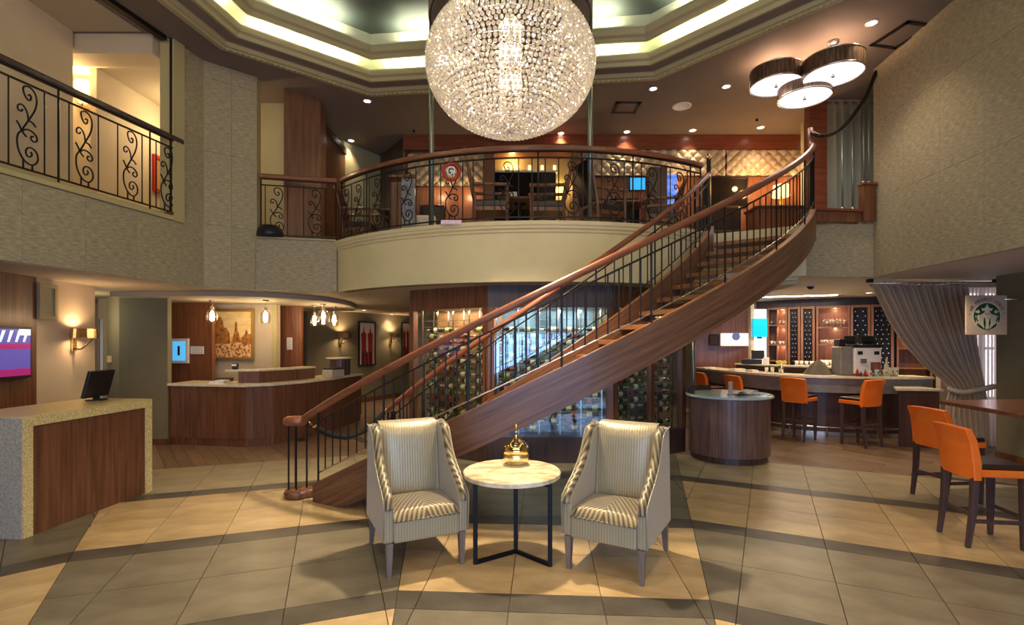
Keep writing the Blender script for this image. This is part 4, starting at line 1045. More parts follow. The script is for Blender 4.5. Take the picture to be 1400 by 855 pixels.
# right dining group
din_chair('brown high backed dining armchair just right of the right steel post', xz(822, 8.0), 7.85, -1.2, 1.15, M_leather, M_wpan)
din_table('dining table in front of the black sofa at the right', xz(862, 8.2)+.02, 8.45, 0.0, .5)
sofa('long black curved banquette sofa below the blue television', xz(832, 9.2), xz(882, 9.2), 9.35, 1.15, M_mirror)
din_chair('wooden dining armchair right of the table by the brown pillar', xz(900, 8.4), 8.35, 1.4, 1.0, M_leather, M_wpan)
t = thing('television', 'small television with a turquoise and blue picture on the dining room wall', 'television', (xz(873, 9.9), 9.968, zz(250, 9.9)))
part('bezel', MB().box(-.16, .16, 0, .05, -.13, .13), M_black, t, local=True)
M_scr1 = mat('lit_blue_screen', (0.02, 0.2, 0.5), 0.3, emis=(0.04, 0.45, 0.9), estr=.55)
part('screen', MB().box(-.145, .145, -.008, -.001, -.115, .115), M_scr1, t, local=True)
t = thing('screen_column', 'brown fluted column with a tall blue screen on its right side in the dining room', 'column', (xz(902, 8.9), 8.9, FZ))
part('column', MB().box(xz(888, 8.9), xz(912, 8.9), 8.9, 9.1, FZ-.03, 4.72), M_wdark, t)
part('screen', MB().box(xz(914, 8.9), xz(926, 8.9), 8.92, 9.0, 3.9, 4.6), mat('lit_deep_blue_screen', (0.02, 0.08, 0.5), 0.3, emis=(0.05, 0.18, 0.8), estr=.5, col2=(0.4, 0.6, 1.0), scale=(6, 6, 18)), t)
frame_pic('wall_art', 'large dark abstract picture on the orange wood wall near the stair top', xz(999, 9.75), zz(258, 9.75), 10.015, 0.88, 0.58, M_black, M_mirror, 0.02)
sofa('dark banquette at the right end of the dining room seen through the stair balusters', xz(960, 9.3), xz(1024, 9.3), 9.4, 1.02, M_leather)
t = thing('table_lamp', 'glowing orange table lamp behind the upper stair balusters', 'lamp', (xz(1068, 9.2), 9.2, FZ+.86))
part('lamp_base', MB().lathe([(.08, 0), (.03, .03), (.02, .14), (.02, .18)], (xz(1068, 9.2), 9.2, FZ+.86), 12), M_brass, t, smooth=True)
part('lamp_shade', MB().lathe([(.15, .18), (.13, .38), (.12, .38)], (xz(1068, 9.2), 9.2, FZ+.86), 20), M_candle, t, smooth=True)
t = thing('sideboard', 'sideboard with rows of small glasses behind the upper stair balusters', 'sideboard', (xz(1060, 9.3), 9.3, FZ))
part('body', MB().box(xz(1030, 9.3), xz(1102, 9.3), 9.15, 9.6, FZ-.03, FZ+.82), M_wpan, t); part('top', MB().box(xz(1028, 9.3), xz(1104, 9.3), 9.12, 9.62, FZ+.82, FZ+.86), M_wdark, t)
point('lamp_glow', (xz(1068, 9.0), 9.5, FZ+1.45), 16, (1, 0.5, 0.18), 0.08)
for px in (930, 1020, 1090): point('wall_wash', (xz(px, 9.7), 9.80, 4.72), 5.0, (1, 0.62, 0.28), 0.05)
for px in (600, 640): point('wall_wash', (xz(px, 9.7), 9.80, 4.55), 3.5, (1, 0.66, 0.34), 0.05)
# ------------------------------------------------------------------ armchairs and the marble side table
def armchair(label, x, y, rz):
    t = thing('wingback_armchair', label, 'armchair', (x, y, 0), rz)
    prof = catmull([(-.335, .50, 0), (-.32, .55, 0), (-.22, .615, 0), (-.10, .685, 0), (.02, .79, 0), (.09, .90, 0), (.14, .975, 0), (.24, 1.005, 0), (.33, 1.015, 0)], 3)
    poly = [(-.325, .25)]+[(p.x, p.y) for p in prof]+[(.385, .25)]
    for s in (-1, 1):
        m = MB(); x0, x1 = sorted((s*.245, s*.318)); n = len(poly)
        m.add([(x0, p[0], p[1]) for p in poly]+[(x1+0.0, p[0], p[1]) for p in poly],
              [tuple(range(n)), tuple(range(2*n-1, n-1, -1))]+[(i, n+i, n+(i+1) % n, (i+1) % n) for i in range(n)])
        a = part('side_wing', m, M_fab, t, local=True, bevel=.016)
        part('piping', MB().tube([(s*.318, -.325, .26)]+[(s*.318, p.x-.004, p.y-.002) for p in prof], .0055, 6), M_fab, a, local=True, smooth=True)
        part('arm_pad', MB().tube([(s*.282, p.x, p.y-.004) for p in prof[:-3]], .034, 8), M_fab_seat, t, local=True, smooth=True)
    bk = [(.17, .26), (.15, .42), (.225, .985), (.26, 1.025), (.33, 1.02), (.385, .26)]
    m = MB(); n = len(bk)
    m.add([(-.243, p[0], p[1]) for p in bk]+[(.243, p[0], p[1]) for p in bk], [tuple(range(n)), tuple(range(2*n-1, n-1, -1))]+[(i, n+i, n+(i+1) % n, (i+1) % n) for i in range(n)])
    part('backrest', m, M_fab, t, local=True, bevel=.012)
    # padded inner back: softly bulged
    rows = []
    for j in range(13):
        v = j/12; row = []
        for i in range(13):
            u = i/12; bul = .055*(1-(2*u-1)**4)*(1-(2*v-1)**6)**.5
            row.append((-.238+.476*u, .165+.075*v-bul-.005, .42+.60*v+ (0.0 if v < 1 else .0)))
        rows.append(row)
    top = [[(p[0], p[1]+.05+.02*k, p[2]+.012) for p in rows[-1]] for k in (0, 3)]
    part('back_cushion', MB().sheet(rows+top), M_fab, t, local=True, smooth=True)
    rows = []
    for j in range(15):
        v = j/14; row = []
        for i in range(15):
            u = i/14; yy = -.338+.49*v
            hh = .455+.03*(1-(2*u-1)**4)*(1-(2*v-1)**4)
            if j == 0: hh = .40
            row.append((-.243+.486*u, yy+(.0 if j else -.004), hh))
        rows.append(row)
    part('seat_cushion', MB().sheet(rows), M_fab_seat, t, local=True, smooth=True)
    m = MB(); m.box(-.245, .245, -.340, .16, .25, .41)
    part('seat_rail', m, M_fab, t, local=True, bevel=.012)
    part('seat_piping', MB().tube([(-.244, -.343, .405), (.244, -.343, .405)], .006, 6), M_fab_seat, t, local=True, smooth=True)
    for sx, sy in ((-1, -1), (1, -1), (-1, 1), (1, 1)):
        X, Y = sx*.275, (-.30 if sy < 0 else .335)
        part('leg', MB().tube([(X, Y, .25), (X, Y+.03*(sy > 0), .12), (X, Y+.06*(sy > 0), 0)], .03, 4, radii=[.036, .029, .021]), M_legg, t, local=True)
    return t
armchair('silver gold striped armchair on the left of the marble table, nearer the rope newel', -.762, 4.055, math.radians(25.5))
armchair('silver gold striped armchair on the right of the marble table, nearer the round counter', .813, 3.945, math.radians(-30))
TZ = .672
t = thing('side_table', 'round cream marble side table on a black metal base between the two armchairs', 'table', (0, 4.07, 0))
part('tabletop', MB().lathe([(.36, TZ-.045), (.385, TZ-.040), (.388, TZ-.008), (.378, TZ), (0, TZ)], (0, 4.07, 0), 48), M_marble, t, bevel=.003)
L = [(-.278, 3.89), (.286, 3.85), (.03, 4.10)]
for p in L: part('leg', MB().obox((p[0], p[1], (TZ-.045)/2), (.034, .02, TZ-.046), 0.0), M_iron, t, bevel=.002)
for a, b in ((0, 2), (1, 2)):
    A, B = Vector((*L[a], 0)), Vector((*L[b], 0)); d = B-A
    for z in (.014, TZ-.062):
        part('cross_bar', MB().obox(((A+B)/2)+Vector((0, 0, z)), (d.length, .032, .026), math.atan2(d.y, d.x)), M_iron, t, bevel=.002)
t = thing('gold_jar', 'mirror gold domed jar with a tall spire finial on the round marble table', 'jar', (.035, 4.27, TZ))
c = (.035, 4.27, TZ)
part('bowl', MB().lathe([(0, 0), (.07, 0), (.092, .018), (.105, .05), (.106, .085), (.10, .09)], c, 32), mat('satin_gold', (.85, .68, .40), .28, 1.0), t, smooth=True)
part('lid', MB().lathe([(.108, .092), (.109, .125), (.098, .155), (.07, .185), (.045, .198), (.040, .21), (.02, .218)], c, 32), M_goldm, t, smooth=True)
part('finial', MB().lathe([(.02, .215), (.016, .235), (.007, .25), (.006, .31), (.012, .318), (.014, .328), (.010, .338), (0, .340)], c, 16), M_goldm, t, smooth=True)

# ------------------------------------------------------------------ concierge desk, monitor, television, sconce at the left
A, B = Vector((-4.175, 4.375, 0)), Vector((-4.06, 5.78, 0)); d = (B-A).normalized(); nn = Vector((-d.y, d.x, 0))   # nn points left
t = thing('concierge_desk', 'waterfall stone desk with walnut front panel at the left edge', 'desk', A)
def dq(s0, s1, n0, n1): return [tuple((A+d*s+nn*k)[:2]) for s, k in ((s0, n0), (s1, n0), (s1, n1), (s0, n1))]
Ld = (B-A).length; H = 1.045
m = MB(); m.prism(dq(0, Ld, 0, .78), H-.09, H); part('worktop', m, M_quartz, t, bevel=.004)
part('end_slab', MB().prism(dq(.0, .085, 0, .78), 0, H-.0905), M_quartz, t, bevel=.003)
part('end_face', MB().prism(dq(-.006, 0, .012, .78), 0.0, H-.01), M_qside, t, label='grey speckled stone end face')
part('end_slab', MB().prism(dq(Ld-.085, Ld, 0, .78), 0, H-.0905), M_quartz, t, bevel=.003)
part('front_panel', MB().prism(dq(.086, Ld-.086, .018, .06), 0.0, H-.092), M_wpan, t, label='dark reddish walnut front panel')
mc = at(132, 552, 5.62); mc.z = H
t = thing('desk_monitor', 'black flat monitor seen from behind on the concierge desk', 'monitor', mc, math.radians(98))
part('foot', MB().lathe([(.10, 0), (.10, .012), (.03, .02), (0, .02)], (0, 0, 0), 16), M_black, t, local=True)
part('stand', MB().box(-.03, .03, -.012, .02, .015, .12), M_black, t, local=True)
part('screen_housing', MB().obox((0, -.02, .185), (.42, .035, .30), 0, math.radians(14)), M_black, t, local=True, bevel=.008)
wa, wb_ = (-5.35, 3.6), (-5.93, 7.3)
wdir = Vector((wb_[0]-wa[0], wb_[1]-wa[1], 0)).normalized(); wrz = math.atan2(wdir.y, wdir.x)
q = online(-28, wa, wb_); q2 = online(35, wa, wb_); Wt = (Vector(q2)-Vector(q)).length; cx, cy = (q[0]+q2[0])/2, (q[1]+q2[1])/2
z1, z0 = zz(447, cy+.25), zz(516, cy+.3)
t = thing('wall_television', 'flat television with purple and blue picture on the walnut wall at the left edge', 'television', (cx+.012, cy, (z0+z1)/2), wrz)
hw, hh = Wt/2, (z1-z0)/2
part('housing', MB().box(-hw, hw, -.055, 0, -hh, hh), M_black, t, local=True, bevel=.006)
M_tv = mat('tv_picture', (.1, .05, .3), .3, emis=(.10, .10, .42), estr=.38)
M_tv2 = mat('tv_magenta_band', (.4, .02, .2), .3, emis=(.45, .02, .20), estr=.22)
M_tv3 = mat('tv_white_shapes', (.6, .8, .9), .3, emis=(.55, .85, 1.0), estr=.5)
part('picture', MB().box(-hw+.03, hw-.03, -.060, -.056, -hh+.03, hh-.03), M_tv, t, local=True)
part('picture_band', MB().box(-hw+.03, hw-.03, -.063, -.0605, -hh+.03, -hh+.11), M_tv2, t, local=True)
part('picture_band', MB().box(-hw+.03, hw-.03, -.063, -.0605, .04, .10), M_tv2, t, local=True)
for k in range(4):
    x = hw-.10-k*.11
    part('picture_figure', MB().slab([(x-.045, -.062, .12), (x-.015, -.062, .12), (x+.045, -.062, .25), (x+.0, -.062, .25)], (0, -1, 0), .002), M_tv3, t, local=True)
part('picture_glow', MB().box(hw-.20, hw-.03, -.0625, -.0605, hh-.10, hh-.03), M_tv3, t, local=True)
# grille frame high on the wall
q = online(50, wa, wb_); q2 = online(75, wa, wb_); cx, cy = (q[0]+q2[0])/2, (q[1]+q2[1])/2; ww = (Vector(q2)-Vector(q)).length
z1, z0 = zz(388, cy), zz(437, cy)
t = thing('wall_grille', 'tall narrow air grille with pale frame above the left wall lamp', 'vent', (cx+.008, cy, (z0+z1)/2), wrz)
fr = MB(); hw, hh = ww/2, (z1-z0)/2
for a, b, c, d_ in ((-hw, hw, hh-.05, hh), (-hw, hw, -hh, -hh+.05), (-hw, -hw+.05, -hh+.05, hh-.05), (hw-.05, hw, -hh+.05, hh-.05)): fr.box(a, b, -.03, 0, c, d_)
part('frame', fr, M_mould, t, local=True); part('mesh_panel', MB().box(-hw+.05, hw-.05, -.012, 0, -hh+.05, hh-.05), M_sage, t, local=True)
for k in range(9): part('louvre', MB().box(-hw+.05, hw-.05, -.02, -.013, -hh+.08+k*(2*hh-.16)/8, -hh+.092+k*(2*hh-.16)/8), M_sage, t, local=True)
# sconces
def sconce(label, wx, wy, z, rz, s=1.0, power=14):
    t = thing('wall_sconce', label, 'wall lamp', (wx, wy, z), rz)
    part('wall_plate', MB().box(-.045*s, .045*s, -.03*s, 0, -.24*s, -.06*s), M_brass, t, local=True, bevel=.005)
    part('arm', MB().tube(catmull([(0, -.03*s, -.2*s), (.02*s, -.09*s, -.21*s), (.08*s, -.13*s, -.14*s), (.18*s, -.15*s, -.06*s)], 5), .012*s, 8), M_iron2, t, local=True, smooth=True)
    m = MB(); n = 24; rows = []
    for zz_ in (-.055, .075):
        k = 1.0 if zz_ < 0 else .94
        rows.append([(.26*s*k*math.cos(2*PI*i/n+.13), -.15*s+.10*s*k*math.sin(2*PI*i/n+.13), zz_*s) for i in range(n+1)])
    shd = part('shade', MB().sheet(rows), M_copper, t, local=True, solid=.004, fix=False)
    p = WM[t.name] @ Vector((0, -.15*s, .02*s))
    part('bulb', MB().lathe([(0, -.03*s), (.022*s, 0), (.022*s, .03*s), (0, .05*s)], (0, -.15*s, 0), 10), M_bulb, shd, local=True, smooth=True)
    spot('sconce_up', p+Vector((0, 0, .02)), power, WARM2, 150, .5, (PI, 0, 0), .03)
    spot('sconce_down', p-Vector((0, 0, .02)), power*.9, WARM2, 150, .5, (0, 0, 0), .03)
    return t
q = online(103, wa, wb_); sconce('copper half drum wall lamp glowing on the beige wall beside the walnut television wall', q[0]+.006, q[1]-.05, zz(457, q[1]-.15), wrz, .95, 13)
o = part('light_switch', MB().box(-.04, .04, -.012, 0, -.06, .06), M_goldm, loc=(xz(152, 8.72), 8.69, zz(491, 8.7)), bevel=.003); tag(o, 'brass switch plate on the olive passage wall behind the concierge desk', 'switch')
t = thing('passage_mirror', 'narrow bright mirror strip in the passage behind the concierge desk', 'mirror', (xz(139, 9.35), 9.355, .0))
part('strip', MB().box(-.03, .03, -.01, 0, 0.3, 2.1), M_steel, t, local=True); part('edge', MB().box(-.04, -.031, -.014, 0, 0.0, 2.1), M_black, t, local=True)

# ------------------------------------------------------------------ reception desk
FR = [(-5.62, 8.38), (-4.24, 8.15), (-3.90, 8.40), (-3.60, 8.95), (-3.40, 9.75), (-3.22, 10.95)]
def offset_line(P, k):
    out = []
    for i, p in enumerate(P):
        a = Vector(P[max(i-1, 0)]); b = Vector(P[min(i+1, len(P)-1)]); t_ = (b-a).normalized(); out.append((p[0]-t_.y*k, p[1]+t_.x*k))
    return out
BK = offset_line(FR, .62); BK[0] = (-5.62, 9.05)
t = thing('reception_desk', 'long curved walnut reception desk with pale stone worktop', 'reception desk', (-4.4, 8.6, 0))
for i in range(len(FR)-1):
    part('front_panel', MB().prism([FR[i], FR[i+1], offset_line(FR, .05)[i+1], offset_line(FR, .05)[i]], .12, .955), M_wpan, t)
part('plinth', MB().prism(offset_line(FR, .02)+BK[::-1], 0, .12), M_wpan, t)
part('carcass', MB().prism(offset_line(FR, .055)+BK[::-1], .12, .95), M_wdark, t)
part('worktop', MB().prism(offset_line(FR, -.035)+[(p[0], p[1]) for p in BK[::-1]], .96, 1.0), M_stonetop, t, bevel=.004)
t = thing('desk_hutch', 'raised walnut ledge with stone cap on top of the reception desk', 'ledge', (-4.1, 8.7, 1.0))
HL = [(-4.50, 8.42), (-4.20, 8.50), (-3.98, 8.78), (-3.80, 9.15), (-3.68, 9.55)]
part('riser_panel', MB().prism(HL+offset_line(HL, .12)[::-1], 1.001, 1.19), M_wpan, t)
part('stone_cap', MB().prism([(-4.72, 8.42)]+offset_line(HL, -.02)+offset_line(HL, .26)[::-1]+[(-4.72, 8.66)], 1.191, 1.222), M_stonetop, t, bevel=.003)
c = (-3.52, 10.45, 1.0)
t = thing('round_drum_stand', 'small round stand with stone top at the far end of the reception desk', 'stand', c)
part('drum', MB().lathe([(.21, .0), (.21, .33)], c, 24), M_wdark, t, smooth=False)
part('cap', MB().lathe([(.25, .331), (.27, .345), (.27, .36), (0, .365)], c, 24), M_stonetop, t)
t = thing('printer', 'small grey printer beside the round stand on the reception desk', 'printer', (-3.42, 9.80, 1.0), 1.2)
part('body', MB().box(-.17, .17, -.12, .12, 0, .15), M_qside, t, local=True, bevel=.012); part('lid', MB().box(-.16, .16, -.11, .11, .151, .18), M_black, t, local=True, bevel=.006)
o = part('leaflets', MB().obox((0, 0, .012), (.22, .16, .024), .3).obox((.06, .04, .035), (.18, .13, .02), -.3), M_white, loc=(-4.88, 8.48, 1.0)); tag(o, 'small pile of white leaflets on the desk left of the raised ledge', 'paper')
t = thing('card_terminal', 'small black card terminal on the stone cap of the raised ledge', 'terminal', (-4.62, 8.55, 1.222))
part('body', MB().obox((0, 0, .05), (.09, .05, .09), .2, -.4), M_black, t, local=True, bevel=.006); part('screen', MB().obox((-.005, -.03, .07), (.07, .006, .035), .2, -.4), M_white, t, local=True)
o = part('leaflet_tray', MB().box(-.12, .12, -.08, .08, 0, .06), M_wdark, loc=(-4.95, 8.80, 1.0)); tag(o, 'dark tray on the reception desk behind the white leaflets', 'tray')
# pendants
def pendant(px, py0, py1, rpx, Y, label, drop=S1Z-.078):
    X = xz(px, Y); z0, z1 = zz(py1, Y), zz(py0, Y); R = rpx/FPX*Y; h = z1-z0
    t = thing('glass_pendant', label, 'pendant lamp', (X, Y, z0))
    part('cord', MB().tube([(X, Y, z1+.04), (X, Y, drop)], .005, 6), M_steel, t)
    part('ceiling_rose', MB().lathe([(.05, 0), (.05, -.015), (.02, -.03)], (X, Y, drop), 14), M_steel, t, smooth=True)
    part('cap', MB().lathe([(.03, 0), (.03, .04), (.012, .05)], (X, Y, z1), 12), M_steel, t, smooth=True)
    gls = part('glass', MB().lathe([(R*.75, 0), (R*.95, h*.2), (R, h*.5), (R*.85, h*.8), (R*.5, h)], (X, Y, z0), 16), M_pend, t, smooth=True)
    part('bulb', MB().lathe([(0, h*.35), (.014, h*.45), (.017, h*.6), (.010, h*.9), (0, h*.95)], (X, Y, z0), 10), M_bulb, gls, smooth=True)
    point('pendant_light', (X, Y, z0+h*.5), 7, (1.0, .72, .40), .04)
pendant(290, 423, 441, 8, 8.75, 'clear glass pendant lamp over the reception desk in front of the painting edge')
pendant(363, 424, 443, 8, 8.75, 'clear glass pendant lamp over the reception desk right of the painting')
pendant(430, 430, 446, 6, 10.0, 'small glass pendant lamp, left one of the cluster of three')
pendant(442, 424, 445, 8, 9.7, 'clear glass pendant lamp, largest and front one of the cluster of three')
pendant(457, 429, 446, 6, 10.3, 'small glass pendant lamp, right one of the cluster of three')
# painting
Yp = 9.77; X0, X1, Z1, Z0 = xz(289, Yp), xz(348, Yp), zz(423, Yp), zz(492, Yp)
W, H_ = X1-X0, Z1-Z0
Mg = mat('painted_townscape', (.55, .20, .03), .5, col2=(.90, .58, .18), scale=(9, 9, 7), detail=8, lo=.42, hi=.56)
t = frame_pic('painting', 'large gilt framed orange townscape painting behind the reception desk', (X0+X1)/2, (Z0+Z1)/2, Yp, W, H_, mat('gilt_frame', (.55, .35, .10), .35, .7), Mg, .05)
Msky = mat('painted_pale_sky', (.85, .56, .20), .55, col2=(.95, .76, .38), scale=(5, 5, 9))
Mdk = mat('painted_umber', (.16, .055, .012), .6, col2=(.62, .25, .05), scale=(20, 20, 14), detail=6)
def flat(mb, pts, y): mb.slab([(x, y, z) for x, z in pts], (0, -1, 0), .003); return mb
hw, hh = W/2-.05, H_/2-.05
part('painted_sky', flat(MB(), [(-hw, -.02), (hw, -.06), (hw, hh), (-hw, hh)], -.0235), Msky, t, local=True)
part('painted_roofs', flat(MB(), [(-hw, -.20), (-hw*.1, -.17), (-hw*.15, .02), (-hw*.3, .12), (-hw*.45, .14), (-hw*.5, .27), (-hw*.62, .33), (-hw*.72, .33), (-hw*.85, .24), (-hw, .10)], -.027), Mdk, t, local=True)
part('painted_tower', flat(MB(), [(hw*.05, -.2), (hw*.42, -.2), (hw*.36, .02), (hw*.28, .06), (hw*.26, .2), (hw*.2, .25), (hw*.14, .2), (hw*.12, .06), (hw*.05, -.02)], -.027), Mdk, t, local=True)
part('painted_hill', flat(MB(), [(hw*.45, -.2), (hw, -.2), (hw, .02), (hw*.85, .0), (hw*.75, .10), (hw*.66, .0), (hw*.5, -.06)], -.027), Mdk, t, local=True)
part('painted_crowd', flat(MB(), [(-hw, -hh), (hw, -hh), (hw, -.19), (hw*.3, -.15), (-hw*.3, -.19), (-hw, -.16)], -.0275), mat('painted_speckle', (.25, .10, .03), .6, col2=(.90, .52, .22), scale=(26, 26, 18), detail=6, lo=.44, hi=.54), t, local=True)
area('painting_wash', ((X0+X1)/2+.3, 9.55, 2.42), 1.3, 9, (1, .80, .42), (math.radians(-12), 0, 0), .12)
# tablet and plaques
Yw = 9.295
t = thing('wall_tablet', 'white framed tablet with light blue screen on the wood wall behind the reception desk', 'screen', (xz(248, Yw), Yw-.02, zz(480, Yw)))
hs_ = part('housing', MB().box(-.165, .165, -.05, .0, -.225, .225), M_white, t, local=True, bevel=.008)
part('side_shadow_box', MB().box(-.19, -.166, -.045, .0, -.22, .22), M_black, t, local=True)
part('screen', MB().box(-.115, .115, -.054, -.0505, -.175, .175), mat('tablet_screen', (.1, .4, .7), .3, emis=(.10, .46, .85), estr=.5), hs_, local=True)
part('screen_mark', MB().box(-.02, .02, -.057, -.0545, -.08, .09), M_black, t, local=True)
t = thing('wall_plaque', 'small horizontal grey plaque with ruled lines right of the blue tablet', 'plaque', (xz(270, Yw), Yw-.012, zz(479, Yw)))
pl_ = part('plate', MB().box(-.12, .12, 0, .012, -.07, .07), M_white, t, local=True)
for k in range(3): part('text_line', MB().box(-.10, .10, -.002, 0, -.045+.04*k, -.035+.04*k), M_qside, pl_, local=True)
t = thing('wall_plaque', 'small upright grey plaque on the wood wall right of the painting', 'plaque', (xz(396, 10.18), 10.175, zz(470, 10.18)))
pl_ = part('plate', MB().box(-.055, .055, 0, .012, -.12, .12), M_white, t, local=True)
for k in range(6): part('text_line', MB().box(-.04, .04, -.002, 0, -.10+.036*k, -.09+.036*k), M_qside, pl_, local=True)
# corridor pictures and sconces
ca, cb = (xz(420, 12.5), 12.5), (xz(562, 16), 16)
cdir = Vector((cb[0]-ca[0], cb[1]-ca[1], 0)).normalized(); crz = math.atan2(cdir.y, cdir.x)
def corr_pic(p0, p1, y0, y1, label):
    a, b = online(p0, ca, cb), online(p1, ca, cb); cy = (a[1]+b[1])/2; cx = (a[0]+b[0])/2
    W = (Vector(b)-Vector(a)).length; z1, z0 = zz(y0, cy), zz(y1, cy); H_ = z1-z0
    t = frame_pic('corridor_picture', label, cx+.01, (z0+z1)/2, cy, W, H_, M_black, M_paper, .035, crz)
    m = MB(); hw = W/2-.03; hh = H_/2-.03
    for s in (-.45, .40):
        flat(m, [(hw*(s-.32), -hh), (hw*(s+.32), -hh), (hw*(s+.30), hh*.1), (hw*(s+.34), hh*.45), (hw*(s+.1), hh*.55), (hw*(s+.02), hh*.85), (hw*(s-.1), hh*.55), (hw*(s-.34), hh*.45), (hw*(s-.26), 0)], -.024)
    part('painted_figures', m, M_red, t, local=True)
    m = MB()
    for s in (-.55, -.05, .45): flat(m, [(hw*(s-.1), -hh), (hw*(s+.1), -hh), (hw*(s+.1), -hh*.45), (hw*(s-.1), -hh*.35)], -.028)
    part('painted_shadows', m, M_black, t, local=True)
corr_pic(489, 512, 440, 500, 'black framed red and white picture on the olive corridor wall between two wall lamps')
corr_pic(548, 560, 441, 490, 'black framed red and white picture at the far end of the corridor wall')
q = online(464, ca, cb); sconce('small brass wall lamp on the corridor wall above the round stand', q[0]+.03, q[1], zz(459, q[1]), crz, .95, 18)
q = online(533, ca, cb); sconce('small brass wall lamp on the corridor wall right of the first picture', q[0]+.03, q[1], zz(459, q[1]), crz, .95, 18)
for px, py, lab in ((498, 424, 'small downlight in the corridor ceiling above the first corridor picture'), (536, 430, 'small downlight in the corridor ceiling left of the wine cabinet')):
    downlight(px, py, lab, S1Z, 22, 110)
point('passage_light', (-6.95, 8.15, 2.05), 9, (1, .8, .5), .15)
point('reception_fill', (-4.6, 9.2, 2.1), 9, (1, .76, .45), .3)

# ------------------------------------------------------------------ wine cabinet
WV = [(-1.57, 7.85), (xz(667, 7.1), 7.1), (xz(838, 7.1), 7.1), (2.66, 7.85)]
wc = thing('wine_cabinet', 'faceted glass fronted walnut wine cabinet under the balcony behind the staircase', 'wine cabinet', (0.4, 7.6, 0))
def wframe(A, B):
    A, B = Vector((*A, 0)), Vector((*B, 0)); d = (B-A).normalized(); n = Vector((-d.y, d.x, 0))   # n away from the camera
    return A, d, n, (B-A).length, math.atan2(d.y, d.x)
def wquad(A, d, n, s0, s1, k0, k1): return [tuple((A+d*s+n*k)[:2]) for s, k in ((s0, k0), (s1, k0), (s1, k1), (s0, k1))]
bottle_m = []
for g, l in ((0, 0), (1, 0), (0, 1), (2, 0), (1, 2)):
    m = MB(); prof = [(.0, 0), (.036, .004), (.038, .02), (.038, .07), (.0385, .071), (.0385, .15), (.038, .151), (.036, .19), (.016, .225), (.014, .25), (.015, .251), (.015, .30), (0, .301)]
    nseg = 8; b0 = 0
    for r, z in prof:
        for i in range(nseg): m.v.append((r*math.cos(2*PI*i/nseg), r*math.sin(2*PI*i/nseg), z))
    for k in range(len(prof)-1):
        m.cur = 1 if k in (4, 10) else 0
        for i in range(nseg):
            j = (i+1) % nseg; m.face((k*nseg+i, k*nseg+j, (k+1)*nseg+j, (k+1)*nseg+i))
    bottle_m.append(m.mesh('wine_bottle', [M_bott[g], M_label[l]], True))
M_wback = [mat('wine_back_bronze', (.16, .09, .04), .4, col2=(.30, .17, .08), scale=(5, 5, 5)), mat('wine_back_reflection', (.05, .07, .08), .3, col2=(.22, .29, .32), scale=(3, 3, 2)), mat('wine_back_olive', (.10, .085, .05), .4)]  # pale blue of the middle back stands in for reflections on the glass
nbottle = 0
rowcount = {}
